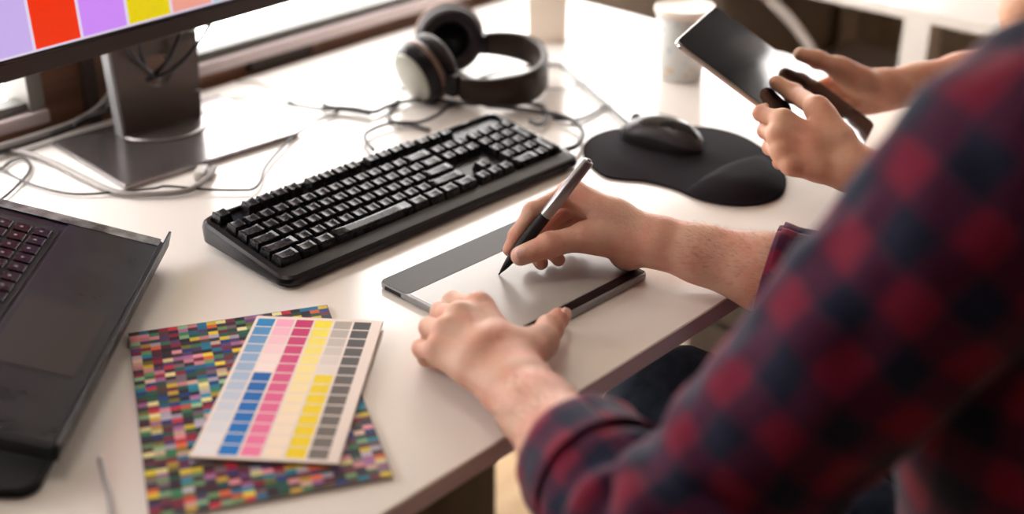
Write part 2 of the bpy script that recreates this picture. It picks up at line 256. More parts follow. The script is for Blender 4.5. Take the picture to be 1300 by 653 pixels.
def catmull(pts, n=8, closed=False):
    P = [np.array(p, float) for p in pts]; out = []
    N = len(P); rng = range(N) if closed else range(N-1)
    for i in rng:
        if closed: p0, p1, p2, p3 = P[(i-1) % N], P[i], P[(i+1) % N], P[(i+2) % N]
        else: p0, p1, p2, p3 = P[max(i-1, 0)], P[i], P[i+1], P[min(i+2, N-1)]
        for k in range(n):
            t = k/n
            out.append(.5*((2*p1)+(-p0+p2)*t+(2*p0-5*p1+4*p2-p3)*t*t+(-p0+3*p1-3*p2+p3)*t**3))
    if not closed: out.append(P[-1])
    return out
def frames(path):
    """parallel transport frames"""
    P = [np.array(p, float) for p in path]; n = len(P); T = []
    for i in range(n):
        t = P[min(i+1, n-1)]-P[max(i-1, 0)]; T.append(t/(np.linalg.norm(t)+1e-12))
    up = np.array([0, 0, 1.]) if abs(T[0][2]) < .9 else np.array([1., 0, 0])
    a = up-T[0]*(up@T[0]); a /= np.linalg.norm(a); F = []
    for i in range(n):
        a = a-T[i]*(a@T[i]); a /= np.linalg.norm(a); F.append((T[i], a, np.cross(T[i], a)))
    return P, F
def tube_geo(path, rad, seg=8, cap=True):
    P, F = frames(path); n = len(P); vs = []; fs = []
    for i in range(n):
        r = rad(i/(n-1)) if callable(rad) else rad
        for k in range(seg):
            th = 2*PI*k/seg; vs.append(P[i]+r*(math.cos(th)*F[i][1]+math.sin(th)*F[i][2]))
    for i in range(n-1):
        for k in range(seg):
            a = i*seg+k; b = i*seg+(k+1) % seg; fs.append((a, b, b+seg, a+seg))
    if cap: fs.append(tuple(range(seg))[::-1]); fs.append(tuple((n-1)*seg+k for k in range(seg)))
    return vs, fs
def tube(name, path, rad, m, parent=None, seg=8, smooth=True, origin=None, sub=6):
    pts = catmull(path, sub) if sub else path
    vs, fs = tube_geo(pts, rad, seg)
    if origin is not None: vs = [v-np.array(origin) for v in vs]
    return pd_obj(name, vs, fs, m, parent, smooth=smooth)
def lathe(name, prof, m, parent=None, seg=32, loc=None, rot=None, smooth=True):
    vs = []; fs = []; n = len(prof)
    for r, z in prof:
        for k in range(seg): vs.append((r*math.cos(2*PI*k/seg), r*math.sin(2*PI*k/seg), z))
    for i in range(n-1):
        for k in range(seg):
            a = i*seg+k; b = i*seg+(k+1) % seg; fs.append((a, b, b+seg, a+seg))
    if prof[0][0] > 1e-6: fs.append(tuple(range(seg))[::-1])
    if prof[-1][0] > 1e-6: fs.append(tuple((n-1)*seg+k for k in range(seg)))
    return pd_obj(name, vs, fs, m, parent, loc, rot, smooth)
def prism(name, outline, z0, z1, m, parent=None, bev=0, seg=2, smooth=False):
    bm = bmesh.new(); n = len(outline)
    b = [bm.verts.new((p[0], p[1], z0)) for p in outline]; t = [bm.verts.new((p[0], p[1], z1)) for p in outline]
    bm.faces.new(b[::-1]); top = bm.faces.new(t)
    for i in range(n): bm.faces.new((b[i], b[(i+1) % n], t[(i+1) % n], t[i]))
    bmesh.ops.recalc_face_normals(bm, faces=bm.faces)
    if bev:
        es = [e for e in bm.edges if abs(e.verts[0].co.z-e.verts[1].co.z) < 1e-6]
        bmesh.ops.bevel(bm, geom=es, offset=bev, segments=seg, affect='EDGES', profile=.5)
    return bm_obj(name, bm, m, parent, smooth=smooth)
def rrect(x0, y0, x1, y1, r, n=6):
    o = []
    for cx, cy, a in ((x1-r, y1-r, 0), (x0+r, y1-r, 90), (x0+r, y0+r, 180), (x1-r, y0+r, 270)):
        for k in range(n+1): t = R(a+90*k/n); o.append((cx+r*math.cos(t), cy+r*math.sin(t)))
    return o
def shade_flat_auto(o, ang=35):
    me = o.data
    for p in me.polygons: p.use_smooth = True
    try: me.set_sharp_from_angle(angle=R(ang))
    except Exception: pass
    return o

# ---------------------------------------------------------------- implicit-surface bodies (rounded limbs blended into one skin)
class Field:
    def __init__(s, lo, hi, res):
        s.lo = np.array(lo, float); s.res = res; s.n = np.ceil((np.array(hi)-s.lo)/res).astype(int)+1
        s.f = np.full(s.n, 1.0, np.float32)
    def block(s, a, b, pad):
        i0 = np.maximum(((a-pad-s.lo)/s.res).astype(int), 0); i1 = np.minimum(((b+pad-s.lo)/s.res).astype(int)+2, s.n)
        return i0, i1
    def cone(s, F, a, b, ra, rb, k, flat=None, fn=1.0):
        a = np.array(a, float); b = np.array(b, float); r = max(ra, rb)
        i0, i1 = s.block(np.minimum(a, b)-r, np.maximum(a, b)+r, max(k*1.5, .006)+s.res*2)
        if (i1 <= i0).any(): return
        X, Y, Z = [s.lo[j]+s.res*np.arange(i0[j], i1[j]) for j in range(3)]
        X = X[:, None, None]; Y = Y[None, :, None]; Z = Z[None, None, :]
        ab = b-a; L2 = ab@ab+1e-12
        h = np.clip(((X-a[0])*ab[0]+(Y-a[1])*ab[1]+(Z-a[2])*ab[2])/L2, 0, 1)
        dx = X-a[0]-h*ab[0]; dy = Y-a[1]-h*ab[1]; dz = Z-a[2]-h*ab[2]
        q = dx*dx+dy*dy+dz*dz
        if flat is not None:
            dn = dx*flat[0]+dy*flat[1]+dz*flat[2]; q = q+dn*dn*(1/fn**2-1)
        d = np.sqrt(q)-(ra+(rb-ra)*h)
        if flat is not None: d = d*min(fn, 1.0)
        sl = tuple(slice(i0[j], i1[j]) for j in range(3)); g = F[sl]
        if k > 0:
            hh = np.maximum(k-np.abs(g-d), 0)/k; F[sl] = np.minimum(g, d)-hh*hh*k*.25
        else: F[sl] = np.minimum(g, d)
def smin(a, b, k):
    h = np.maximum(k-np.abs(a-b), 0)/k; return np.minimum(a, b)-h*h*k*.25
def surface_nets(F, lo, res, smooth=2):
    ins = F < 0; n = np.array(F.shape)
    c = np.zeros(n-1, np.int8)
    for i in (0, 1):
        for j in (0, 1):
            for k in (0, 1): c += ins[i:n[0]-1+i, j:n[1]-1+j, k:n[2]-1+k]
    act = (c > 0) & (c < 8); idx = np.full(act.shape, -1, np.int64); cells = np.argwhere(act); idx[act] = np.arange(len(cells))
    pos = np.zeros((len(cells), 3)); cnt = np.zeros(len(cells)); cx, cy, cz = cells.T
    cor = [(i, j, k) for i in (0, 1) for j in (0, 1) for k in (0, 1)]
    for p in cor:
        for ax in range(3):
            if p[ax]: continue
            q = list(p); q[ax] = 1
            f0 = F[cx+p[0], cy+p[1], cz+p[2]]; f1 = F[cx+q[0], cy+q[1], cz+q[2]]
            m = (f0 < 0) != (f1 < 0); t = np.where(m, f0/np.where(m, f0-f1, 1), 0)
            e = np.array(p, float)[None, :]+np.zeros((len(cells), 3)); e[:, ax] += t
            pos[m] += e[m]; cnt[m] += 1
    pos = pos/cnt[:, None]+cells; faces = []
    for ax in range(3):
        u, v = (ax+1) % 3, (ax+2) % 3
        sl0 = [slice(None)]*3; sl1 = [slice(None)]*3; sl0[ax] = slice(0, -1); sl1[ax] = slice(1, None)
        A = ins[tuple(sl0)]; B = ins[tuple(sl1)]; E = np.argwhere(A != B)
        ok = (E[:, u] > 0) & (E[:, v] > 0) & (E[:, u] < n[u]-1) & (E[:, v] < n[v]-1); E = E[ok]
        a = A[tuple(E.T)]
        def at(du, dv):
            q = E.copy(); q[:, u] += du; q[:, v] += dv; return idx[tuple(q.T)]
        q = np.stack([at(-1, -1), at(0, -1), at(0, 0), at(-1, 0)], 1); q[~a] = q[~a][:, ::-1]; faces.append(q)
    faces = np.concatenate(faces)
    for _ in range(smooth):
        s = np.zeros_like(pos); w = np.zeros(len(pos))
        for i in range(4):
            a = faces[:, i]; b = faces[:, (i+1) % 4]
            np.add.at(s, a, pos[b]); np.add.at(w, a, 1); np.add.at(s, b, pos[a]); np.add.at(w, b, 1)
        pos = .5*pos+.5*s/w[:, None]
    return pos*res+lo, faces
def np_mesh(name, vs, faces):
    me = bpy.data.meshes.new(name); me.from_pydata(vs.tolist(), [], faces.tolist()); me.update(); return me
# ================================================================= SETTING
FL = -0.74
wbox('floor', (-2.2, -2.6, FL-.1), (5.2, 1.7, FL), M['floor'])
wbox('ceiling', (-2.2, -2.6, 1.95), (5.2, 1.7, 2.05), M['ceil'])
wbox('wall_left', (-2.3, -2.6, FL), (-2.2, 1.7, 1.95), M['wall'])
wbox('wall_front', (-2.3, -2.7, FL), (5.3, -2.6, 1.95), M['wall'])
# window wall behind the table: low glazed panels below the sill, big panes above it
Y0, Y1 = 1.52, 1.62
bm = bmesh.new()
def wb(x0, x1, z0, z1, y0=Y0, y1=Y1): add_box(bm, ((x0+x1)/2, (y0+y1)/2, (z0+z1)/2+H), (x1-x0, y1-y0, z1-z0))
wb(-2.2, 5.2, -.14, .017); wb(-2.2, 5.2, FL, FL+.08); wb(-2.2, 5.2, 1.72, 1.95)
wb(.782, .975, .017, 1.72, Y0-.004); wb(-2.2, -.25, .017, 1.72)
for x in (-2.2, -1.25, -.3, .35, .83): wb(x, x+.10, FL+.08, -.14)
wb(1.62, 5.2, FL+.08, -.14)
struct(bm_obj('wall_back', bm, M['brown']))
wbox('trim_3', (3.4, 1.52, .017), (4.62, 1.62, 1.72), M['brownd']); wbox('trim_4', (4.62, 1.52, 1.20), (5.2, 1.62, 1.72), M['brownd'])
wbox('baseboard_back', (1.72, 1.505, FL), (5.2, 1.519, -.03), M['taupe'])
wbox('trim_1', (.835, 1.5, -.01), (.850, 1.517, .11), M['brownd'])
wbox('trim_2', (1.10, 1.508, .001), (1.215, 1.519, .0165), M['brownd'])
# grey sill strip, dark gasket, panes and frames
def window(n, x0, x1, z1, frame_right=False):
    w = bpy.data.objects.new('window_%d' % n, None); link(w); struct(w); w.location = V3(((x0+x1)/2, Y0, .017))
    def pb(nm, lo, hi, m):
        bm = bmesh.new(); c = [(a+b)/2 for a, b in zip(lo, hi)]; s = [b-a for a, b in zip(lo, hi)]
        add_box(bm, Vector(c)-Vector(((x0+x1)/2, Y0, .017)), s, .0015); return bm_obj(nm, bm, m, w)
    pb('window_sill', (x0, Y0-.012, .017), (x1, Y0+.03, .034), M['sill'])
    pb('gasket', (x0, Y0+.0, .034), (x1, Y0+.03, .046), M['gasket'])
    f = pb('window_frame', (x1-.022, Y0-.006, .034), (x1, Y0+.05, z1), M['frame'] if frame_right else M['sill'])
    pb('window_frame', (x0, Y0+.0, .046), (x0+.02, Y0+.05, z1), M['frame'])
    pb('window_frame', (x0, Y0+.0, z1-.03), (x1, Y0+.05, z1), M['frame'])
    pb('pane', (x0+.02, Y0+.030, .046), (x1-.02, Y0+.034, z1-.03), M['glass'])
window(1, -.25, .782, 1.72, True); window(2, .975, 3.4, 1.72)
# right wall with tall windows
bm = bmesh.new()
def rb(y0, y1, z0, z1): add_box(bm, (5.25, (y0+y1)/2, (z0+z1)/2+H), (.1, y1-y0, z1-z0))
rb(-2.6, 1.7, FL, -.1); rb(-2.6, 1.7, 1.31, 1.95)
RW = [(.85, 1.64)]; RT = 1.31
ys = [-2.6]+[v for w in RW for v in w]+[1.7]
for i in range(0, len(ys), 2): rb(ys[i], ys[i+1], -.1, RT)
struct(bm_obj('wall_right', bm, M['wallw']))
for i, (a, b) in enumerate(RW):
    w = bpy.data.objects.new('window_%d' % (i+3), None); link(w); struct(w); w.location = V3((5.22, (a+b)/2, -.1))
    bm = bmesh.new()
    for lo, hi in (((-.03, a, 0), (.03, a+.03, RT+.1)), ((-.03, b-.03, 0), (.03, b, RT+.1)), ((-.03, a, 0), (.03, b, .05)), ((-.03, a, RT+.06), (.03, b, RT+.1))):
        add_box(bm, [(p+q)/2-(0, (a+b)/2, 0)[j] for j, (p, q) in enumerate(zip(lo, hi))], [q-p for p, q in zip(lo, hi)])
    bm_obj('window_frame', bm, M['frame'], w)
    bm = bmesh.new(); add_box(bm, (0, 0, (RT+.1)/2), (.004, b-a-.06, RT)); bm_obj('pane', bm, M['glass'], w)
# unseen blinds, added to cut the window reflection on the desk
for i, (a, b_) in enumerate(((-.25, .782), (.975, 3.4))):
    bl = thing('roller_blind', ['cream roller blind lowered halfway over the window left of the wooden post', 'wide cream roller blind lowered halfway over the window right of the wooden post'][i], 'blind', ((a+b_)/2, Y0-.025, 1.80))
    h = (b_-a)/2+.01; zb_ = [BLZ, BLZ][i]-1.80
    box('fabric', (-h, -.002, zb_), (h, .0, -.03), M['blind'], bl); box('bottom_bar', (-h, -.008, zb_-.02), (h, .006, zb_), M['white_metal'], bl, .003)
    lathe('roller', [(.0, -h), (.028, -h), (.028, h), (0, h)], M['white_metal'], bl, 20, (0, 0, -.03), (0, R(90), 0))
# terrace outside
wbox('ground', (-4, 1.7, FL-.2), (8, 2.9, FL-.1), mat('terrace_stone', (.7, .56, .4), .8, noise=.15, nscale=3))

# ================================================================= TABLES
def table(name, lab, x0, x1, y0, y1, legs, edge=M['edge']):
    cx, cy = (x0+x1)/2, (y0+y1)/2
    t = thing(name, lab, 'table', (cx, cy, FL))
    h = -FL; w = (x1-x0)/2; d = (y1-y0)/2; th = .021
    bm = bmesh.new(); add_box(bm, (0, 0, h-th/2), (2*w, 2*d, th), .0012, 1)
    for f in bm.faces:
        f.material_index = 0 if abs(f.normal.z) > .5 else 1
    bm_obj('tabletop', bm, [M['table'], edge], t)
    for lx, ly in legs: box('leg', (lx-cx-.025, ly-cy-.025, 0), (lx-cx+.025, ly-cy+.025, h-th), M['white_metal'], t, .003)
    box('apron', (-w+.08, d-.10, h-th-.06), (w-.08, d-.07, h-th), M['white_metal'], t, .002)
    return t
table('desk', 'long white desk with glossy top and mauve-grey edge, carrying the keyboard and monitor', -.45, 1.707, .6246, 1.501, [(-.38, .70), (-.38, 1.42), (1.64, 1.42), (1.66, .67)])
table('desk', 'bare white desk farther away beyond the gap at upper right', 2.06, 3.6, .45, 1.49, [(2.085, .955), (3.5, .52), (2.12, 1.42), (3.5, 1.42)], M['white_metal'])

def card(name, lab, cx, cy, yaw, w, d, z, th, cells, margin, tilt=0):
    """printed card: w along yaw, d across; cells(i,j)->colour ; origin at front-left corner"""
    t = thing(name, lab, 'colour chart', (cx, cy, z), yaw)
    nx, ny, gx, gy, colf, paper = cells
    mx0, mx1, my0, my1 = margin
    xs = [0, mx0]; ys = [0, my0]
    cw = (w-mx0-mx1)/nx; ch = (d-my0-my1)/ny
    X = [0.]; 
    for i in range(nx): X += [mx0+cw*i+gx/2, mx0+cw*(i+1)-gx/2]
    X.append(w); Yl = [0.]
    for j in range(ny): Yl += [my0+ch*j+gy/2, my0+ch*(j+1)-gy/2]
    Yl.append(d)
    vs = [(x, y, th) for y in Yl for x in X]; nX = len(X); fs = []; cols = []
    for j in range(len(Yl)-1):
        for i in range(nX-1):
            if X[i+1]-X[i] < 1e-6 or Yl[j+1]-Yl[j] < 1e-6: continue
            a = j*nX+i; fs.append((a, a+1, a+1+nX, a+nX))
            cols.append(colf((i-1)//2, (j-1)//2) if (i % 2 == 1 and j % 2 == 1) else paper)
    me = bpy.data.meshes.new('printed_face'); me.from_pydata(vs, [], fs); me.update()
    ca = me.color_attributes.new('Col', 'FLOAT_COLOR', 'CORNER'); k = 0
    for p, c in zip(me.polygons, cols):
        for li in p.loop_indices: ca.data[li].color = (*c, 1)
    mesh_obj('printed_face', me, M['chart'], t)
    box('board', (0, 0, 0), (w, d, th-.0002), M['cardedge'], t)
    t.rotation_euler = (0, tilt, yaw)
    return t
def s2l(r, g, b): return tuple(((c/255+.055)/1.055)**2.4 if c > 10 else c/3294 for c in (r, g, b))
rng = random.Random(5)
pal = [(30, 25, 35), (40, 35, 55), (25, 90, 80), (20, 110, 150), (10, 60, 130), (110, 30, 60), (150, 30, 60), (215, 50, 70), (235, 110, 60), (245, 215, 60), (235, 225, 160),
       (110, 150, 100), (60, 130, 90), (20, 80, 60), (90, 60, 110), (170, 110, 160), (230, 150, 160), (190, 180, 200), (130, 110, 120), (90, 70, 60), (60, 30, 50), (45, 20, 40), (230, 190, 170), (120, 110, 40), (20, 140, 170),
       (60, 45, 55), (35, 55, 70), (80, 20, 45), (150, 195, 150), (200, 160, 60)]
def mosaic(i, j):
    c = s2l(*rng.choice(pal)); f = rng.uniform(.6, 1.0); return tuple(x*f for x in c)
card('colour_swatch_board', 'large board printed with a mosaic of tiny colour patches, lying under the striped chart', *BIG[:2], BIG[2], BIG[3], BIG[4], .0003, .003,
     (21, 46, 0, 0, mosaic, (.03, .03, .03)), (.0006, .0006, .0006, .0006))
def mixc(a, b, t): return tuple(x+(y-x)*t for x, y in zip(a, b))
WH = s2l(243, 225, 220)
def cmyk(i, j):
    r = 13-j   # row from the top
    f = r/13
    if i == 0: return mixc(s2l(30, 130, 190), s2l(228, 226, 228), min(1, f*1.05))
    if i == 1: return mixc(s2l(240, 165, 195), WH, min(1, r/4.5)) if r < 6 else mixc(s2l(5, 95, 170), s2l(20, 120, 200), (r-6)/7)
    if i == 2: return mixc(s2l(190, 15, 95), s2l(240, 125, 170), f)
    if i == 3: return mixc(s2l(240, 222, 40), s2l(248, 228, 205), min(1, f*1.25))
    if i == 4: return mixc(s2l(165, 158, 148), s2l(225, 215, 208), min(1, r/5)) if r < 6 else mixc(s2l(235, 208, 20), s2l(242, 212, 10), (r-6)/7)
    return mixc(s2l(38, 34, 38), s2l(118, 110, 104), f)
card('colour_control_chart', 'white chart with blue, magenta, yellow and black stripes, on top of the mosaic board', *SML[:2], SML[2], SML[3], SML[4], .0036, .0035,
     (6, 14, .0022, .0016, cmyk, s2l(232, 218, 210)), (.002, .009, .004, .004))

# ================================================================= KEYBOARD
def glyph_mesh(txt, size, cache={}):
    k = (txt, size)
    if k in cache: return cache[k]
    cu = bpy.data.curves.new('t', 'FONT'); cu.body = txt; cu.size = size; cu.align_x = 'LEFT'; cu.fill_mode = 'FRONT'; cu.resolution_u = 1
    o = bpy.data.objects.new('t', cu); COL.objects.link(o)
    dg = bpy.context.evaluated_depsgraph_get(); me = bpy.data.meshes.new_from_object(o.evaluated_get(dg))
    vs = [tuple(v.co) for v in me.vertices]; fs = [tuple(p.vertices) for p in me.polygons]
    bpy.data.objects.remove(o); bpy.data.curves.remove(cu); bpy.data.meshes.remove(me)
    cache[k] = (vs, fs); return cache[k]
def keycap(bm, w, d, h, top=.0021, legend=None, size=.0042, slope=0.0, lm=1, taperf=.0028):
    """keycap footprint w x d, height h, dished tapered top"""
    nx, ny = 6, 5; x0, x1, y0, y1 = -w/2+top, w/2-top, -d/2+taperf, d/2-.0018
    ring0 = [(-w/2, -d/2), (w/2, -d/2), (w/2, d/2), (-w/2, d/2)]
    b = [bm.verts.new((x, y, 0)) for x, y in ring0]
    g = [[bm.verts.new((x0+(x1-x0)*i/nx, y0+(y1-y0)*j/ny, h-.0011*(1-(2*i/nx-1)**2)+slope*(j/ny-.5))) for i in range(nx+1)] for j in range(ny+1)]
    for j in range(ny):
        for i in range(nx): f = bm.faces.new((g[j][i], g[j][i+1], g[j+1][i+1], g[j+1][i])); f.smooth = True
    per = [[g[0][i] for i in range(nx+1)], [g[j][nx] for j in range(ny+1)], [g[ny][i] for i in range(nx, -1, -1)], [g[j][0] for j in range(ny, -1, -1)]]
    for s in range(4): bm.faces.new([b[s], b[(s+1) % 4]]+per[s][::-1])
    if legend:
        vs, fs = glyph_mesh(legend, size); vv = []
        for x, y, z in vs:
            X = x+x0+.0012; Y = y+y1-size-.0006
            u = (X-x0)/(x1-x0)*2-1
            vv.append(bm.verts.new((X, Y, h-.0011*(1-u*u)+slope*((Y-y0)/(y1-y0)-.5)+.00012)))
        for f in fs:
            try: q = bm.faces.new([vv[k] for k in f]); q.material_index = lm
            except ValueError: pass
kb = thing('keyboard', 'full-size black keyboard with worn glossy keys, lying across the white desk', 'keyboard', KB[:3], KB[3])
KW, KD = .452, .152; tiltk = math.atan2(.019, KD)
# shell: rounded outline, deck rising to the back
bm = bmesh.new(); out = rrect(0, 0, KW, KD, .016, 6); out = [(x, y-.004*math.sin(PI*x/KW)) for x, y in out] if False else out
def ring(off, zf): return [bm.verts.new((min(max(x, off if x < KW/2 else 0), KW-off if x > KW/2 else KW) if False else KW/2+(x-KW/2)*(1-2*off/KW), KD/2+(y-KD/2)*(1-2*off/KD), zf(y))) for x, y in out]
top = lambda y: .0145+y/KD*.019
R_ = [ring(.004, lambda y: .003+y/KD*.004), ring(.0005, lambda y: .0045+y/KD*.006), ring(0, lambda y: top(y)-.007), ring(.0012, lambda y: top(y)-.003), ring(.004, lambda y: top(y)-.0006), ring(.007, lambda y: top(y))]
n = len(out)
for a, b in zip(R_, R_[1:]):
    for i in range(n): bm.faces.new((a[i], a[(i+1) % n], b[(i+1) % n], b[i]))
bm.faces.new(R_[0][::-1])
x0, x1, y0, y1 = .0105, KW-.0105, .0215, .1425
inner = rrect(x0, y0, x1, y1, .004, 6)
ri = [bm.verts.new((x, y, top(y))) for x, y in inner]; rd = [bm.verts.new((x, y, top(y)-.0035)) for x, y in inner]
for i in range(n):
    bm.faces.new((R_[-1][i], R_[-1][(i+1) % n], ri[(i+1) % n], ri[i])); bm.faces.new((ri[i], ri[(i+1) % n], rd[(i+1) % n], rd[i]))
bm.faces.new(rd)
shell = bm_obj('shell', bm, M['black'], kb); shade_flat_auto(shell, 30)
for p in shell.data.polygons:
    if p.normal.z > .95: p.use_smooth = False
for sx in (.035, KW-.035): box('foot', (sx-.012, KD-.028, 0), (sx+.012, KD-.02, .012), M['blackm'], kb, .001)
tilt_pt = lambda y, dz=0: top(y)-.0035+dz
U = .0190; rowy = [.0325+U*i for i in range(5)]+[.1355]
count = [0]
def key(cx, cy, w, d=1, txt=None, h=.0095, kind='key', mark=None):
    bm = bmesh.new(); keycap(bm, w*U-.0012, d*U-.0012, h, legend=txt, size=.0036 if txt and len(txt) < 3 else .0024, lm=1)
    if count[0] >= 100 and kind == 'key': kind = 'keypad_key'
    o = bm_obj(kind, bm, [M['key'], M[mark or 'legend']], kb, (cx, cy, tilt_pt(cy)), (tiltk, 0, 0))
    if kind == 'key': count[0] += 1
X0 = .0125
def row(r, specs, x=X0, **kw):
    for s in specs:
        w, t = s[0], s[1]
        if t != '_':
            nm = 'space_bar' if t == ' ' else kw.get('kind', 'key')
            key(x+w*U/2, rowy[r], w, 1, t if t != ' ' else None, h=(.0105 if r == 0 else .0092+.0004*r), kind=nm)
        x += w*U
row(4, [(1, c) for c in '`1234567890-=']+[(2, 'Back')])
row(3, [(1.5, 'Tab')]+[(1, c) for c in 'QWERTYUIOP[]']+[(1.5, '\\')])
row(2, [(1.75, 'Caps Lk')]+[(1, c) for c in "ASDFGHJKL;'"]+[(2.25, 'Enter')])
row(1, [(2.25, 'Shift')]+[(1, c) for c in 'ZXCVBNM,./']+[(2.75, 'Shift')])
row(0, [(1.5, 'Ctrl'), (1.25, 'Win'), (1.25, 'Alt'), (5.75, ' '), (1.25, 'Alt'), (1.25, 'Fn'), (1.25, 'Menu'), (1.5, 'Ctrl')])
row(5, [(1, 'Esc'), (1, '_')]+[(1, 'F%d' % i) for i in (1, 2, 3, 4)]+[(.5, '_')]+[(1, 'F%d' % i) for i in (5, 6, 7, 8)]+[(.5, '_')]+[(1, 'F%d' % i) for i in (9, 10, 11, 12)], kind='function_key')
xn = X0+15.25*U
for i, t in enumerate(('Prt', 'Scr', 'Brk')): key(xn+(i+.5)*U, rowy[5], 1, .9, t, kind='function_key')
for i, t in enumerate(('Ins', 'Hm', 'PU')): key(xn+(i+.5)*U, rowy[4], 1, 1, t, kind='navigation_key')
for i, t in enumerate(('Del', 'End', 'PD')): key(xn+(i+.5)*U, rowy[3], 1, 1, t, kind='navigation_key')
key(xn+1.5*U, rowy[1], 1, 1, '^', kind='arrow_key')
for i, t in enumerate('<v>'): key(xn+(i+.5)*U, rowy[0], 1, 1, t, kind='arrow_key')
xp = xn+3.25*U
for r, ts in ((4, ('Nm', '/', '*', '-')), (3, '789'), (2, '456'), (1, '123')):
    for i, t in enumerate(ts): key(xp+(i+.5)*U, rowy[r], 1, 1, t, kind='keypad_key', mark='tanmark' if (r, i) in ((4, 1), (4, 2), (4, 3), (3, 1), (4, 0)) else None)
key(xp+U, rowy[0], 2, 1, '0', kind='keypad_key'); key(xp+2.5*U, rowy[0], 1, 1, '.', kind='keypad_key')
key(xp+3.5*U, (rowy[2]+rowy[3])/2, 1, 2, '+', kind='keypad_key'); key(xp+3.5*U, (rowy[0]+rowy[1])/2, 1, 2, 'Ent', kind='keypad_key')
for i in range(3):
    bm = bmesh.new(); add_box(bm, (0, 0, 0), (.006, .0016, .0004)); bm_obj('indicator_light', bm, M['legend'], kb, (xp+.012+i*.014, .1375, tilt_pt(.1375, .0008)), (tiltk, 0, 0))
prism_ = prism('logo_mark', rrect(-.006, -.0022, .006, .0022, .0018), 0, .0003, M['legend'], kb); prism_.location = (xp+.030, .1455, tilt_pt(.1455, .0042)); prism_.rotation_euler = (tiltk, 0, 0)

# ================================================================= PEN TABLET + PEN
gt = thing('graphics_tablet', 'silver-grey drawing tablet with a black glossy strip, lying under the hand with the pen', 'graphics tablet', (*TB[:2], 0), TB[2])
TW, TD, TH = TB[3], TB[4], .0078
prism('body', rrect(0, 0, TW, TD, .007), .0012, TH, M['silver'], gt, .0012)
prism('drawing_surface', rrect(.0035, .016, TW-.0035, TD-.043, .001), TH, TH+.0004, M['tabtop'], gt)
prism('button_band', rrect(.001, TD-.042, TW-.001, TD-.001, .006), TH, TH+.0004, M['tabband'], gt)
prism('glossy_strip', rrect(.0035, .0035, TW-.001, .0145, .002), TH, TH+.0005, M['blackg'], gt)
box('port_slot', (-.0006, TD-.034, .002), (.002, TD-.010, .006), M['blackm'], gt, .0005)
for fx in (.02, TW-.02):
    for fy in (.02, TD-.02): lathe('foot', [(.006, 0), (.006, .0012)], M['rubber'], gt, 16, (fx, fy, 0))
A = np.array(PEN[0]); B_ = np.array(PEN[1]); Lp = np.linalg.norm(B_-A); dirp = Vector((B_-A)/Lp)
pen = thing('stylus_pen', 'black stylus pen with a metallic grey barrel end, gripped in the drawing hand', 'pen', A)
pen.rotation_mode = 'QUATERNION'; pen.rotation_quaternion = dirp.to_track_quat('Z', 'Y')
lathe('nib', [(.0003, 0), (.0009, .0006), (.0010, .004)], M['blackm'], pen, 16)
lathe('grip', [(.0012, .0035), (.0028, .010), (.0048, .022), (.0060, .035), (.0064, .060), (.0062, .078), (.0060, .0800)], M['blackm'], pen, 28)
lathe('barrel', [(.0060, .0800), (.0063, .0805), (.0062, .11), (.0058, Lp-.002), (.0050, Lp-.0004), (.0022, Lp)], M['steel'], pen, 28)
lathe('end_cap', [(.0026, Lp-.0008), (.0024, Lp+.0012), (.0010, Lp+.0016)], M['silver'], pen, 20)
box('side_switch', (.0052, -.0016, .045), (.0070, .0016, .068), M['black'], pen, .0006)

# ================================================================= MONITOR
mon = thing('monitor', 'monitor showing vertical colour bars on a grey metal stand, at top left', 'monitor', (.746, 1.287, 0), R(-4))
BW, BD = .247, .187
prism('stand_base', rrect(0, 0, BW, BD, .004, 3), .0005, .007, M['standm'], mon, .0012)
# column: tapered plate with a round cable hole
def column():
    bm = bmesh.new(); hz = .082; hr = .021; th = .016; cx = .132; cy = BD-.052
    def hw(z): return .0545+z*.045
    N = 32; zt = .36
    def per(k):
        a = 2*PI*k/N; c, s = math.cos(a), math.sin(a); q = .04
        t = min(hw(hz)/max(abs(c), 1e-6), q/max(abs(s), 1e-6)); z = hz+s*t
        x = c*t
        if abs(abs(x)-hw(hz)) < 1e-6: x = math.copysign(hw(z), x)
        return x, z
    lay = []
    for yy in (0, th):
        ci = [bm.verts.new((cx+hr*math.cos(2*PI*k/N), cy+yy, hz+hr*math.sin(2*PI*k/N))) for k in range(N)]
        pe = [bm.verts.new((cx+per(k)[0], cy+yy, per(k)[1])) for k in range(N)]
        lay.append((ci, pe))
    for l, (ci, pe) in enumerate(lay):
        for k in range(N):
            f = (ci[k], pe[k], pe[(k+1) % N], ci[(k+1) % N]); bm.faces.new(f if l == 0 else f[::-1])
    for k in range(N):
        bm.faces.new((lay[0][0][k], lay[0][0][(k+1) % N], lay[1][0][(k+1) % N], lay[1][0][k]))
        bm.faces.new((lay[0][1][(k+1) % N], lay[0][1][k], lay[1][1][k], lay[1][1][(k+1) % N]))
    for za, zb in ((.006, hz-.04), (hz+.04, zt)):
        v = [bm.verts.new((cx+s*hw(z), cy+yy, z)) for yy in (0, th) for s, z in ((-1, za), (1, za), (1, zb), (-1, zb))]
        for f in ((0, 1, 2, 3), (7, 6, 5, 4), (0, 4, 5, 1), (1, 5, 6, 2), (2, 6, 7, 3), (3, 7, 4, 0)): bm.faces.new([v[i] for i in f])
    bmesh.ops.recalc_face_normals(bm, faces=bm.faces)
    return bm
bm_obj('stand_column', column(), [M['column']], mon)
bm = bmesh.new(); add_box(bm, (.132-.0560-.002, BD-.052+.008, .185), (.006, .020, .36), .002)
bmesh.ops.transform(bm, matrix=Matrix.Shear('XY', 4, (0, 0)), verts=bm.verts)
for v in bm.verts: v.co.x -= (v.co.z)*.045
bm_obj('column_edge', bm, M['silver'], mon)
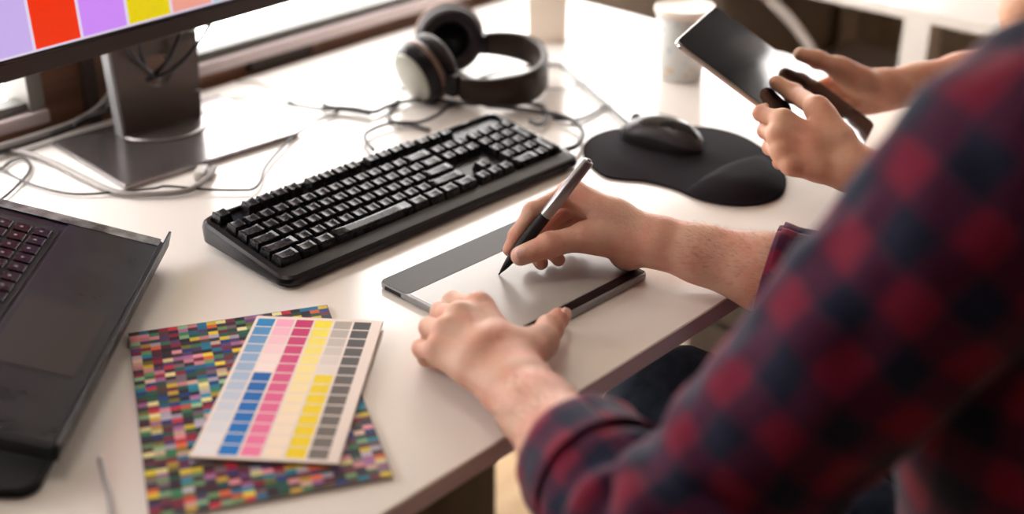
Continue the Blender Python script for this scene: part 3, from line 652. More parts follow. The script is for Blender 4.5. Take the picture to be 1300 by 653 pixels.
lathe('stand_ring', [(.060, .007), (.062, .0078), (.056, .0086), (.0, .0086)], M['standm'], mon, 40, (.132, BD-.044, 0))
# panel
pan = Vector((.885, 1.372, 0)); 
def to_mon(p): return Matrix.Rotation(R(4), 3, 'Z') @ (Vector(p)-Vector((.746, 1.287, 0)))
pe = bpy.data.objects.new('display', None)
pm = Matrix.Rotation(R(6), 4, 'Z')
MW, MH = .556, .352; bz = .0235; zb = .1445; xl = .885-.278
bm = bmesh.new()
add_box(bm, (0, .014, MH/2), (MW, .020, MH), .002)
pr = (R(-3), 0, R(6)); pl = to_mon((.885, 1.352, zb))
house = bm_obj('housing', bm, M['bezel'], mon, pl, pr)
bm = bmesh.new()
for c, s in (((0, .002, bz/2), (MW, .006, bz)), ((0, .002, MH-.008), (MW, .006, .016)), ((-MW/2+.008, .002, MH/2), (.016, .006, MH)), ((MW/2-.008, .002, MH/2), (.016, .006, MH))): add_box(bm, c, s, .0008, 1)
add_box(bm, (0, -.0012, bz-.003), (MW-.02, .0016, .003), .0005, 1, 1)
bm_obj('bezel', bm, [M['bezel'], M['blackg']], mon, pl, pr)
bars = [(205, 185, 240), (200, 175, 235), (242, 50, 0), (205, 138, 245), (232, 208, 0), (238, 160, 142), (110, 205, 205), (60, 60, 200), (240, 130, 30), (120, 200, 90)]
edges = [-.262, -.252, -.191, -.130, -.068, -.0065, .055, .117, .178, .240, .262]
edges = [-.262, -.2535]+[e for e in (-.192, -.131, -.0685, -.0065, .055, .117, .178, .240)]+[.262]
vs = []; fs = []; cols = []
def quad(x0, x1, z0, z1, c):
    b = len(vs); vs.extend([(x0, 0, z0), (x1, 0, z0), (x1, 0, z1), (x0, 0, z1)]); fs.append((b, b+1, b+2, b+3)); cols.append(c)
z0, z1 = bz+.0005, MH-.016; gap = .0019; white = s2l(225, 212, 235)
quad(-.262, .262, z0, z0+.0025, white)
for i in range(len(bars)):
    a, b = edges[i], edges[i+1]; quad(a, a+gap, z0+.0025, z1, white); quad(a+gap, b-gap, z0+.0025, z1, s2l(*bars[i])); quad(b-gap, b, z0+.0025, z1, white)
me = bpy.data.meshes.new('screen'); me.from_pydata(vs, [], fs); me.update(); ca = me.color_attributes.new('Col', 'FLOAT_COLOR', 'CORNER')
for p, c in zip(me.polygons, cols):
    for li in p.loop_indices: ca.data[li].color = (*c, 1)
sc_ = mesh_obj('screen', me, M['screen'], mon, pl+Vector((0, .0, 0)), pr)

# ================================================================= LAPTOP
lap = thing('laptop', 'open black laptop with a worn palm rest, cut by the left edge of the frame', 'laptop', LAP['O'])
yw, tl, LW = LAP['yaw'], LAP['tilt'], LAP['W']
av = Vector((math.cos(yw), math.sin(yw), 0)); bh = Vector((math.sin(yw), -math.cos(yw), 0)); bv = bh*math.cos(tl)+Vector((0, 0, 1))*math.sin(tl)
# local axes: x = -a (user's left to right reversed), build with x along a, y along b
nv = av.cross(bv)
if nv.z < 0: nv = -nv
Rm = Matrix((av, bv, nv)).transposed()
flip = Rm.determinant() < 0
def lob(name, outline, z0, z1, m, bev=.001, parent=lap):
    o = prism(name, outline, z0, z1, m, parent, bev)
    return o
def fixm(o):
    for v in o.data.vertices: v.co = Rm @ v.co
    if flip: o.data.flip_normals()
    return o
LD = .26
fixm(lob('base', rrect(0, 0, LW, LD, .006), -.016, -.001, M['laptop'], .002))
fixm(lob('palm_rest', rrect(.003, .004, LW-.003, .0945, .003), -.001, .0004, M['laptop'], .0003))
fixm(lob('worn_edge', rrect(.0005, .004, .016, LD-.01, .002), .0002, .0008, M['laptopw'], 0))
fixm(lob('touchpad', rrect(.163, .0145, .272, .088, .002), .0004, .0009, M['touch'], .0002))
bm = bmesh.new(); add_box(bm, (LW/2-.006, -.0012, -.004), (LW+.014, .0028, .018), .0008); fixm(bm_obj('front_lip', bm, M['laptop'], lap))
fixm(lob('keyboard_tray', rrect(.030, .098, LW-.02, .225, .003), -.001, .0006, M['blackm'], .0003))
for r in range(6):
    for c in range(17):
        x = .040+c*.0185; y = .104+r*.0190
        if x > LW-.03: continue
        bm = bmesh.new(); add_box(bm, (x+.008, y+.008, .0015), (.0155, .0155, .0022), .0006, 1)
        add_box(bm, (x+.008, y+.009, .0028), (.003, .003, .0002), 0, 1, 1)
        fixm(bm_obj('key', bm, [M['key'], M['legend']], lap))
# lid folded flat under the base, resting on the desk
lid = thing  # name kept short
zl = -LAP['O'][2]
bm = bmesh.new()
o = prism('lid', [(p[0], p[1]) for p in rrect(0.005, .012, LW+.028, LD, .016)], 0, .010, M['blackm'], lap, .003)
Rh = Matrix((av, bh, Vector((0, 0, 1)))).transposed()
for v in o.data.vertices: v.co = Rh @ v.co + Vector((0, 0, zl))
if Rh.determinant() < 0: o.data.flip_normals()
# rear feet that hold the base up at an angle
for fx in (.06, LW-.06):
    hgt = (LD-.02)*math.sin(tl)+LAP['O'][2]-.018-.010
    o = prism('stand_foot', rrect(fx-.02, (LD-.04)*math.cos(tl), fx+.02, (LD-.02)*math.cos(tl), .003), .010, .010+hgt, M['blackm'], lap, .001)
    for v in o.data.vertices: v.co = Rh @ v.co + Vector((0, 0, zl))
    if Rh.determinant() < 0: o.data.flip_normals()
bm.free()

# ================================================================= MOUSE PAD + MOUSE
pc = np.mean(np.array(PT['pad']), 0); padt = thing('mouse_pad', 'black mouse pad with a raised padded wrist rest, under the mouse', 'mouse pad', (pc[0], pc[1], 0))
ol = [(p[0]-pc[0], p[1]-pc[1]) for p in catmull(PT['pad'], 5, True)]
o = prism('pad', ol, 0.0003, .0035, M['pad'], padt, .0008); shade_flat_auto(o, 40)
rl = catmull(PT['rest'], 5, True); rl = [np.array((p[0]-pc[0], p[1]-pc[1])) for p in rl]; cc = np.mean(rl, 0)
vs = []; fs = []; n = len(rl); RG = 12
for k in range(RG+1):
    t = k/RG; sc = 1-t; z = .0034+.0175*math.sin(PI/2*min(1, t*1.3))**.75 if k else .0034
    for p in rl: q = cc+(p-cc)*sc*.995; vs.append((q[0], q[1], z))
for k in range(RG):
    for i in range(n): a = k*n+i; b = k*n+(i+1) % n; fs.append((a, b, b+n, a+n))
o = pd_obj('wrist_rest', vs, fs, M['pad'], padt, smooth=True)
bm = bmesh.new(); bm.from_mesh(o.data); bmesh.ops.remove_doubles(bm, verts=bm.verts, dist=1e-5); bmesh.ops.recalc_face_normals(bm, faces=bm.faces); bm.to_mesh(o.data); bm.free()
ms = thing('computer_mouse', 'black wired mouse with dark grey rim on the black mouse pad', 'mouse', (1.286, .913, .0036), math.atan2(.865-.962, 1.2934-1.2788))
# local: +x towards the rear (palm end)
ML, MWd, MHt = .112, .060, .037
def mouse_surf(u, v):  # u 0..1 front->rear, v -1..1
    x = (u-.5)*ML; hw = MWd/2*(1-.12*math.sin(PI*u))*math.sqrt(max(0, 1-abs(2*u-1)**3.2)); hw = max(hw, .0005)
    hh = .016+(MHt-.016)*math.sin(PI*min(1, (u*.82+.10)))**1.1
    hh *= max(0.0, 1-abs(2*u-1)**7)**.5
    return x, hw, hh
vs = []; fs = []; cols = []; NU, NV = 36, 28
for i in range(NU+1):
    x, hw, hh = mouse_surf(i/NU, 0)
    for j in range(NV+1):
        a = PI*j/NV; vs.append((x, hw*math.cos(a)*(1.0), max(0, hh*math.sin(a)**.62)))
for i in range(NU):
    for j in range(NV): a = i*(NV+1)+j; fs.append((a, a+NV+1, a+NV+2, a+1))
def region(a, b, c, d): pass
me = bpy.data.meshes.new('shell'); me.from_pydata(vs, [], fs); me.update()
mo = mesh_obj('shell', me, [mat('mouse_rim', (.05, .047, .05), .32, spec=.4), M['blackg'], mat('mouse_side', (.012, .011, .012), .4)], ms, smooth=True)
for k, p in enumerate(me.polygons):
    i, j = divmod(k, NV); u = i/NU; aa = abs(j/NV-.5)
    p.material_index = 1 if (aa < .26*math.sin(PI*min(1, u*.9+.12)) and u < .93) else (2 if aa > .40 else 0)
o = lathe('scroll_wheel', [(0, -.003), (.009, -.003), (.010, 0), (.009, .003), (0, .003)], M['rubber'], ms, 20, (-.036, 0, .022), (R(90), 0, 0))
pd_obj('base_plate', [((u-.5)*ML*.96, s*mouse_surf(u, 0)[1]*.9, .0004) for s, us in ((1, [k/12 for k in range(13)]), (-1, [1-k/12 for k in range(13)])) for u in us], [tuple(range(26))], M['blackm'], ms)

# ================================================================= HEADPHONES
hpp = thing('headphones', 'black over-ear headphones with a pale grey disc on the near cup, lying behind the keyboard', 'headphones', (*HP['c'], 0))
hc = np.array(HP['c'])
def cup(cen, ax, outer_disc, pads=True, tilt=0):
    """ear cup: lathe around axis ax pointing outward"""
    q = Vector(ax).to_track_quat('Z', 'Y').to_euler()
    loc = Vector((cen[0]-hc[0], cen[1]-hc[1], cen[2]))
    r = HP['r']
    sh = lathe('ear_cup', [(r*.55, -.004), (r*.93, -.004), (r*1.0, .004), (r*.98, .014), (r*.86, .024), (r*.80, .026), (.0, .026)], M['black'], hpp, 36, loc, q)
    lathe('ring', [(r*1.0, .003), (r*1.035, .006), (r*1.0, .010)], mat('cup_ring_brown', (.16, .10, .075), .35, metal=.4), sh, 36)
    if outer_disc: lathe('disc', [(r*.80, .0262), (r*.77, .0285), (r*.4, .031), (0, .0318)], M['hpdisc'], sh, 36)
    else: lathe('disc', [(r*.80, .0262), (r*.77, .0285), (0, .031)], M['blackm'], sh, 36)
    n = 36; vs = []; fs = []
    for k in range(n):
        th = 2*PI*k/n
        for j in range(12):
            ph = 2*PI*j/12; rr = r*.76+r*.22*math.cos(ph); vs.append((rr*math.cos(th), rr*math.sin(th), -.012+.013*math.sin(ph)))
    for k in range(n):
        for j in range(12): a = k*12+j; b = k*12+(j+1) % 12; c = ((k+1) % n)*12+(j+1) % 12; d = ((k+1) % n)*12+j; fs.append((a, d, c, b))
    pd_obj('ear_pad', vs, fs, mat('ear_pad_leather', (.016, .011, .012), .5, spec=.22), hpp, loc, q, True)
    lathe('speaker_cloth', [(r*.62, -.005), (0, -.0045)], M['rubber'], sh, 30)
cup(HP['near'], HP['axn'], True); HP['r'] = .049; cup(HP['far'], HP['axf'], False)
def ribbon(name, path, w, th, m, parent, z0):
    P, F = frames([np.array((p[0]-hc[0], p[1]-hc[1], p[2])) for p in catmull(path, 8)]); vs = []; fs = []; prof = [(-1, -1), (-.85, -1.0), (.85, -1), (1, -1), (1, 1), (.85, 1), (-.85, 1), (-1, 1)]
    n = len(P)
    for i in range(n):
        T = F[i][0]; up = np.array((0, 0, 1.)); up = up-T*(up@T); up /= np.linalg.norm(up); sd = np.cross(T, up); t = i/(n-1); ww = w*(.62+.38*math.sin(PI*t)**.6)
        for a, b in ((1, .6), (1, -.6), (.8, -1), (-.8, -1), (-1, -.6), (-1, .6), (-.8, 1), (.8, 1)): vs.append(P[i]+up*a*ww/2+sd*b*th/2)
    for i in range(n-1):
        for k in range(8): a = i*8+k; b = i*8+(k+1) % 8; fs.append((a, b, b+8, a+8))
    fs.append(tuple(range(8))[::-1]); fs.append(tuple((n-1)*8+k for k in range(8)))
    return pd_obj(name, vs, fs, m, parent, smooth=True)
ribbon('headband', HP['band'], .044, .011, mat('headband_leather', (.026, .015, .011), .42, spec=.22), hpp, 0)
for a, b in HP['yokes']: ribbon('yoke', [a, ((a[0]+b[0])/2, (a[1]+b[1])/2, (a[2]+b[2])/2), b], .022, .012, M['black'], hpp, 0)
for p in HP['hinges']:
    bm = bmesh.new(); add_box(bm, (p[0]-hc[0], p[1]-hc[1], p[2]), (.018, .018, .030), .003); bm_obj('hinge', bm, M['black'], hpp)

# ================================================================= CUP, BOX
ct = thing('paper_cup', 'pale blue patterned paper cup with a cream rim, behind the held tablet', 'cup', (1.513, 1.048, 0))
lathe('cup_wall', [(.0, .003), (.026, .003), (.0275, .001), (.0295, .001), (.0405, .101), (.0395, .101)], M['cupp'], ct, 40)
lathe('rim', [(.0403, .095), (.0425, .097), (.0430, .102), (.0410, .107), (.0395, .105)], M['cup'], ct, 40)
bt = thing('cardboard_box', 'tall narrow cream box standing at the back of the desk beside the headphones', 'box', (1.515, 1.305, 0), R(-47.8))
bm = bmesh.new(); add_box(bm, (0, .0, .11), (.060, .045, .219), .0015); bm_obj('carton', bm, M['postw'], bt)
box('lid_flap', (-.031, -.0235, .212), (.031, .0235, .2215), M['cup'], bt, .001)

# ================================================================= CABLES (each its own thing)
C_ = PT['cables']
def cable(key_, r, m, lab, name='cable', group=None):
    pts = C_[key_] if isinstance(key_, str) else key_
    c = np.mean(np.array(pts), 0); o = thing(name, lab, 'cable', c) if False else None
    t = tube(name, [(p[0], p[1], p[2]+r*.35) for p in pts], r, m, None, 8, origin=(c[0], c[1], 0)); t.location = V3((c[0], c[1], 0)); tag(t, lab, 'cable', group); return t
cable('laptop', .0019, M['cable'], 'thin black cable looping beside the back corner of the laptop')
cable('thin', .0016, M['cable'], 'long thin black cable running along the front of the monitor stand base')
cable('fat', .0036, M['gcable'], 'thick grey cable curving around the front corner of the monitor stand base')
cable('a', .0031, M['cable'], 'black cable running left from under the headphones', group=None)
cable('b', .0028, M['cable'], 'black cable loop touching the back edge of the keyboard')
cable('c', .0024, M['cable'], 'thin black cable curling down to the keyboard from under the headphones')
cable('d', .0030, M['cable'], 'black cable loop right of the headband behind the number pad')
cable('e', .0033, M['cable'], 'thick black keyboard cord curving round the right end of the keyboard')
cable('f', .0024, M['cable'], 'short grey-black cable between the keyboard cord and the mouse cord')
cable('mouse', .0026, M['cable'], 'mouse cord rising from the mouse and looping through the headphones', 'mouse_cable')
cable('h', .0012, M['gcable'], 'hair-thin grey wire looping right of the headband')
cable('i', .0022, M['cable'], 'short black cable end sticking out left below the pale headphone disc')
cable('j', .0012, M['gcable'], 'faint grey wire across the pale part of the monitor base')
cable('k', .0012, M['gcable'], 'faint grey wire at the back edge of the desk behind the monitor base')
cable('l', .0024, M['cable'], 'thin dark wire between the headphone cables and the monitor base')
cable('stick', .0021, M['gcable'], 'grey-brown cable end lying on the desk at the bottom edge, below the laptop')
cable('white', .0085, mat('pale_grey_tube', (.55, .50, .46), .5), 'thick pale grey tube hanging in the gap between the two white desks')
cable('blob', .0018, M['cable'], 'tiny dark cable end lying left of the paper cup')
for i, pts in enumerate(PT['bundle']): cable([(x, y, max(z, .0045)) for x, y, z in pts], .0042, M['gcable'] if i == 0 else M['cable'], ['thick grey cable rising behind the desk to the monitor stand', 'thick black cable under the grey one behind the desk'][i])
cable([(x, y, max(z, .0045)) for x, y, z in PT['bundle2']], .004, M['cable'], 'short black cable hanging right behind the monitor stand column')
for i, pts in enumerate(PT['hole']): cable(pts, .0026, M['cable'], ['black cable hanging free right of the stand column and through its hole', 'black cable dropping behind the screen into the hole of the stand', 'short black cable entering the stand hole from the upper left', 'lowest short cable crossing in the stand hole'][i])
plug = thing('cable_plug', 'cloudy transparent plug lying in front of the monitor stand base', 'plug', (.828, 1.254, 0), R(40))
bm = bmesh.new(); add_box(bm, (0, 0, .0065), (.026, .013, .0115), .003); bm_obj('plug_housing', bm, M['clear'], plug)
bm = bmesh.new(); add_box(bm, (.016, 0, .0065), (.008, .009, .006), .001); bm_obj('contact_block', bm, M['silver'], plug)

# ================================================================= FURNITURE BEHIND
cab = thing('cabinet', 'brown wooden cabinet with upright slats under the farther white desk', 'cabinet', (3.02, 1.1, FL))
pdl = thing('storage_box', 'dark brown wooden box on the floor below the front edge of the desk', 'box', (1.06, 1.31, FL))
box('box_body', (-.16, -.15, 0), (.185, .15, .28), M['darkwood'], pdl, .005); box('lid', (-.165, -.155, .28), (.19, .155, .30), M['darkwood'], pdl, .004)
bn = thing('drawer_unit', 'brown wooden drawer unit under the right end of the desk', 'drawer unit', (1.73, .93, FL))
box('carcass', (-.155, -.14, 0), (.17, .115, .50), M['darkwood'], bn, .004)
for k in range(3): fd = box('drawer_front', (-.165, -.13, .02+k*.16), (-.155, .105, .165+k*.16), M['darkwood'], bn, .003); box('handle', (-.178, -.04, .095+k*.16), (-.165, .02, .105+k*.16), M['silver'], fd, .001)
stl = thing('stool', 'grey upholstered stool pushed in front of the slatted cabinet', 'stool', (2.45, 1.18, FL))
box('seat', (-.20, -.20, .40), (.20, .20, .46), mat('stool_fabric', (.60, .54, .50), .9), stl, .015, 3)
for sx in (-1, 1):
    for sy in (-1, 1): box('leg', (sx*.17-.013, sy*.17-.013, 0), (sx*.17+.013, sy*.17+.013, .40), M['walnut'], stl, .002)
box('carcass', (-.25, -.75, .0), (.35, .38, .66), M['walnut'], cab, .004)
for k in range(18): box('slat', (-.262, -.74+k*.062, .03), (-.25, -.74+k*.062+.054, .64), M['walnut'], cab, .003)
bx = thing('storage_crate', 'pale grey crate standing in the gap between the two white desks', 'crate', (1.93, 1.28, FL))
box('crate_body', (-.12, -.16, 0), (.12, .16, .45), mat('crate_plastic', (.62, .56, .50), .6), bx, .006); box('crate_rim', (-.125, -.165, .45), (.125, .165, .47), M['brownd'], bx, .003)
# ================================================================= PEOPLE
def unit(v): v = np.array(v, float); return v/np.linalg.norm(v)
def arm_hand(T, elbow, upper, res, thumb_side, fs=1.0, flatn=(0, 0, 1), spec=None, bumps=True):
    """one continuous skin: palm, five fingers, wrist, forearm, part of the upper arm"""
    J = {k: np.array(v) for k, v in T.items()}
    pts = np.array([v for v in J.values()]+[np.array(elbow), np.array(upper)])
    lo = pts.min(0)-.06; hi = pts.max(0)+.06
    F = Field(lo, hi, res); P = F.f
    wr = J['wr']; S = spec
    k = .012
    cen = (J['im']+J['pm'])/2; pn = unit(np.cross(J['im']-wr, J['pm']-wr))
    for m, r0, r1 in (('im', S['w'], S['m']), ('mm', S['w'], S['m']), ('rm', S['w'], S['m']*.95), ('pm', S['w']*.95, S['m']*.88)):
        off = {'im': .35, 'mm': .12, 'rm': -.12, 'pm': -.35}[m]
        ax = unit(J['im']-J['pm']); a = wr+ax*off*S['ww']
        F.cone(P, a, J[m], r0, r1, k)
    ids = ['im', 'mm', 'rm', 'pm']
    for i in range(3):   # fill the palm between the metacarpals
        a, b = J[ids[i]], J[ids[i+1]]
        F.cone(P, wr*.45+a*.55, wr*.45+b*.55, S['m']*1.02, S['m']*1.02, k)
        F.cone(P, a*.93+wr*.07, b*.93+wr*.07, S['m']*.82, S['m']*.82, .008)
    if 'heel' in J: F.cone(P, wr*.4+J['heel']*.6, J['heel'], .018, .018, .014); F.cone(P, J['heel'], J['pm'], .018, .012, .012)
    # thumb root
    F.cone(P, wr*.7+J['thc']*.3, J['thc'], S['w']*.9, S['thc'], .014); F.cone(P, J['thc'], J['thm'], S['thc'], S['thm'], .012)
    F.cone(P, (wr+J['im'])/2, J['thm']*.7+J['thc']*.3, .012, .010, .016)
    # forearm
    el = np.array(elbow); d = unit(el-wr); ax = unit(J['im']-J['pm']); ax = unit(ax-d*(ax@d)); nn = np.cross(d, ax)
    L = np.linalg.norm(el-wr); prof = S['arm']   # list (t, half-width, half-thickness)
    for (t0, w0, h0), (t1, w1, h1) in zip(prof, prof[1:]):
        F.cone(P, wr+d*L*t0, wr+d*L*t1, w0, w1, .010, nn, (h0/w0+h1/w1)/2)
    F.cone(P, wr+d*L*.9, el, prof[-1][1], prof[-1][1]*.95, .02); F.cone(P, el, np.array(upper), prof[-1][1]*.88, .040, .015)
    if bumps:
        for m in ids:
            up = pn if pn@np.array(S['up']) > 0 else -pn
            F.cone(P, J[m]+up*.0048, J[m]+up*.0048, S['m']*.80, S['m']*.80, .006)
            F.cone(P, J[m]*.85+wr*.15+up*(S['m']*.72), J[m]*.35+wr*.65+up*(S['w']*.62), .0036, .0028, .006)
    out = P.copy()
    for ch, rr in (('i', ('im', 'ip', 'idp', 'it')), ('m', ('mm', 'mp', 'md', 'mt')), ('r', ('rm', 'rp', 'rd', 'rt')), ('p', ('pm', 'pp', 'pd', 'pt'))):
        G = np.full(P.shape, 1.0, np.float32); q = [J[x] for x in rr if x in J]; sc = {'i': 1, 'm': 1.03, 'r': .97, 'p': .86}[ch]*S['f']
        if len(q) == 2: q = [q[0], q[0]*.6+q[1]*.4, q[0]*.3+q[1]*.7, q[1]]
        if len(q) == 3: q = [q[0], q[1], (q[1]+q[2])/2+(q[1]-q[0])*.0, q[2]]
        r = [.0105*sc, .0096*sc, .0084*sc, .0074*sc]
        for a in range(3):
            F.cone(G, q[a], q[a+1], r[a]*(.93 if a else 1), r[a+1]*(.95 if a < 2 else 1), .003)
            F.cone(G, q[a+1], q[a+1], r[a+1]*1.03, r[a+1]*1.03, .004) if a < 2 else None
        out = np.minimum(out, smin(P, G, .007))
    G = np.full(P.shape, 1.0, np.float32)
    q = [J['thm'], J['thi'], J['tht']]; F.cone(G, J['thc'], q[0], S['thm'], S['thm'], .004); F.cone(G, q[0], q[1], S['thm'], S['ti'], .004); F.cone(G, q[1], q[2], S['ti']*1.0, S['tt'], .004); F.cone(G, q[1], q[1], S['ti']*1.05, S['ti']*1.05, .004)
    out = np.minimum(out, smin(P, G, .010))
    vs, fs_ = surface_nets(out, F.lo, res, 3)
    return vs, fs_
def nail(parent, pos, axis, normal, w, l, org):
    """curved fingernail lying on the finger"""
    a = unit(axis); n = np.array(normal, float); n = unit(n-a*(n@a)); s = np.cross(a, n); vs = []; fs = []; NX, NY = 8, 8
    for i in range(NX+1):
        for j in range(NY+1):
            u = (i/NX*2-1); v = (j/NY*2-1); r = math.sqrt(max(0, 1-max(0, abs(v)-.3)**2/.49*.55))
            vs.append(np.array(pos)+a*v*l/2+s*u*w/2*r+n*(-(u*u)*w*.22-(v*v)*l*.05)-np.array(org))
    for i in range(NX):
        for j in range(NY): q = i*(NY+1)+j; fs.append((q, q+1, q+NY+2, q+NY+1))
    o = pd_obj('fingernail', vs, fs, M['nail'], parent, smooth=True)
    md = o.modifiers.new('s', 'SOLIDIFY'); md.thickness = .0005; md.offset = 1; return o
def body_mesh(name, chunks, m, parent, org):
    vs = []; fs = []; b = 0
    for v, f in chunks: vs.append(v-np.array(org)); fs.append(f+b); b += len(v)
    me = np_mesh(name, np.concatenate(vs), np.concatenate(fs)); return mesh_obj(name, me, m, parent, smooth=True)
def blob(prims, res, k=.02, smooth=2):
    pts = np.array([p for q in prims for p in (np.array(q[0])-max(q[2], q[3]), np.array(q[0])+max(q[2], q[3]), np.array(q[1])-max(q[2], q[3]), np.array(q[1])+max(q[2], q[3]))])
    F = Field(pts.min(0)-.03, pts.max(0)+.03, res)
    for q in prims: F.cone(F.f, q[0], q[1], q[2], q[3], q[4] if len(q) > 4 and q[4] is not None else k, q[5] if len(q) > 5 else None, q[6] if len(q) > 6 else 1)
    return surface_nets(F.f, F.lo, res, smooth)
def fold_noise(p, amp, f):
    from mathutils import noise as N
    return amp*N.noise(Vector(p)*f)
def sleeve(name, path, rads, m, parent, org, amp=.004, seg=72, sub=10, rim=True, fold=None, th=.002, uoff=0, seed=0, flat=None):
    pts = catmull(path, sub); P, F = frames(pts); n = len(P)
    rr = np.interp(np.linspace(0, 1, n), np.linspace(0, 1, len(rads)), rads)
    s = np.concatenate([[0], np.cumsum([np.linalg.norm(P[i+1]-P[i]) for i in range(n-1)])])
    # resample densely
    N2 = max(12, int(s[-1]/.006)); sv = np.linspace(0, s[-1], N2)
    PP = np.stack([np.interp(sv, s, P[:, j] if isinstance(P, np.ndarray) else np.array(P)[:, j]) for j in range(3)], 1); RR = np.interp(sv, s, rr)
    P, F = frames(PP); vs = []; uv = []
    for i in range(N2):
        for k in range(seg+1):
            th_ = 2*PI*k/seg; dv = math.cos(th_)*F[i][1]+math.sin(th_)*F[i][2]
            r = RR[i]; base = P[i]+dv*r
            w = fold_noise(base+seed, amp, 16)+fold_noise(base*1.0+seed+5, amp*.5, 38)
            if fold: w += fold(sv[i]/s[-1], th_, sv[i])
            vs.append(P[i]+dv*(r+w)-np.array(org)); uv.append((th_*float(np.mean(rads))+uoff, sv[i]))
    fs = []
    for i in range(N2-1):
        for k in range(seg): a = i*(seg+1)+k; fs.append((a, a+1, a+seg+2, a+seg+1))
    me = bpy.data.meshes.new(name); me.from_pydata([tuple(v) for v in vs], [], fs); me.update()
    ul = me.uv_layers.new(name='UVMap')
    for l in me.loops: ul.data[l.index].uv = uv[l.vertex_index]
    o = mesh_obj(name, me, m, parent, smooth=True)
    md = o.modifiers.new('thick', 'SOLIDIFY'); md.thickness = th; md.offset = -1
    return o
def cloth_blob(name, prims, res, m, parent, org, axis0, k=.05, amp=.006, R0=.17):
    v, f = blob(prims, res, k, 3)
    a0 = np.array(axis0)
    me = np_mesh(name, v-np.array(org), f)
    uvv = [(math.atan2(p[1]-a0[1], p[0]-a0[0])*R0, p[2]*1.05) for p in v]
    ul = me.uv_layers.new(name='UVMap')
    for p in me.polygons:
        us = [uvv[i] for i in p.vertices]; mx_ = max(u[0] for u in us)
        for li, i in zip(p.loop_indices, p.vertices):
            u, w = uvv[i]
            if mx_-u > 3*R0: u += 2*PI*R0
            ul.data[li].uv = (u, w)
    me.update(); o = mesh_obj(name, me, m, parent, smooth=True)
    no = [vv.normal.copy() for vv in me.vertices]
    for vv, nn in zip(me.vertices, no): vv.co += nn*(fold_noise(vv.co, amp, 9)+fold_noise(vv.co, amp*.5, 22))
    return o
SPEC1 = dict(w=.0165, m=.0132, ww=.036, thc=.0175, thm=.0132, ti=.0124, tt=.0103, f=1.0, up=(0, 0, 1), arm=[(0, .030, .0225), (.15, .0305, .024), (.4, .037, .031), (.7, .043, .038), (1, .043, .040)])
# ---- the person drawing
pm_ = thing('person', 'person in a red and navy plaid shirt, seated and drawing with a stylus', 'person', (.93, .15, FL))
org = (.93, .15, FL)
RHs = dict(SPEC1); RHs['arm'] = [(0, .0285, .0255), (.15, .0305, .028), (.4, .040, .038), (.7, .045, .042), (1, .045, .042)]
rh = arm_hand({k: v for k, v in PT['RH'].items() if k not in ('elbow', 'wt', 'wb')}, PT['RH']['elbow'], (1.085, .36, .16), .0017, 1, spec=RHs)
LHs = dict(SPEC1)
lh = arm_hand({k: v for k, v in PT['LH'].items() if k != 'elbow'}, PT['LH']['elbow'], (.66, .33, .19), .0017, 1, spec=LHs)
Ls = (.745, .27, .315); Rs = (1.10, .25, .30); Nk = (.925, .24, .37); Hd = (.96, .34, .50)
head = [((.93, .25, .36), (.945, .29, .44), .058, .056), ((.955, .315, .50), (.955, .325, .53), .085, .088, .03), ((.965, .365, .45), (.965, .37, .50), .052, .062, .03),
        ((.972, .405, .425), (.972, .40, .44), .024, .030, .02), ((.975, .435, .475), (.973, .425, .505), .011, .008, .010), ((.875, .31, .48), (.876, .31, .50), .012, .014, .006), ((1.035, .32, .48), (1.034, .32, .50), .012, .014, .006),
        ((.72, .27, .31), (1.10, .25, .30), .040, .040, .04), ((.92, .27, .30), (.94, .24, .1), .065, .065, .05), ((.945, .425, .447), (.995, .420, .447), .006, .006, .004)]
hd = blob(head, .005, .03)
body = body_mesh('body', [rh, lh, hd], M['skin'], pm_, org)
hair = blob([((.945, .285, .535), (.95, .315, .555), .090, .092, .03), ((.93, .25, .49), (.93, .25, .45), .062, .045, .03)], .005, .03)
o = body_mesh('hair', [hair], M['hair'], pm_, org)
# nails of both thumbs, the fingers show none
t = PT['RH']; ta = np.array(t['tht'])-np.array(t['thi']); cam = np.array((0, 0, .645))
def facing(p): return unit(cam-np.array(p))
nn = unit(facing(t['tht'])*.75+np.array((0, 0, .55)))
nail(body, np.array(t['tht'])-unit(ta)*.0005+nn*.0112, ta, nn, .0125, .0135, org)
t = PT['LH']; ta = np.array(t['tht'])-np.array(t['thi']); nn = unit(np.array((.15, -.70, .65)))
nail(body, np.array(t['tht'])+unit(ta)*.0025+nn*.0120, ta, nn, .0125, .0125, org)
# forearm hair
def arm_hairs(v, a, b, n, org, seed=1):
    rg = np.random.default_rng(seed); a = np.array(a); b = np.array(b); ab = b-a; L = np.linalg.norm(ab); d = ab/L
    tt = (v-a)@d/L; sel = np.where((tt > .08) & (tt < .75))[0]; pick = rg.choice(sel, n); vs = []; fs = []
    for p in pick:
        p0 = v[p]; c = a+d*((p0-a)@d); nr = unit(p0-c)
        if nr[2] < -.2: continue
        t1 = unit(nr*.7+d*(-.9)+rg.normal(0, .25, 3)); l = rg.uniform(.004, .009); q = np.cross(t1, nr); q = unit(q)*.00009 if np.linalg.norm(q) > 1e-6 else np.array((1e-4, 0, 0))
        m_ = p0+t1*l*.5; e = p0+unit(t1+d*(-.3)+np.array((0, 0, -.25)))*l; bse = len(vs)
        vs += [p0-q-org, p0+q-org, m_+q*.8-org, m_-q*.8-org, e-org]; fs += [(bse, bse+1, bse+2, bse+3), (bse+3, bse+2, bse+4)]
    return vs, fs
vsA, fsA = arm_hairs(rh[0], PT['RH']['wr'], PT['RH']['elbow'], 2600, np.array(org)); vsB, fsB = arm_hairs(lh[0], PT['LH']['wr'], PT['LH']['elbow'], 2200, np.array(org), 2)
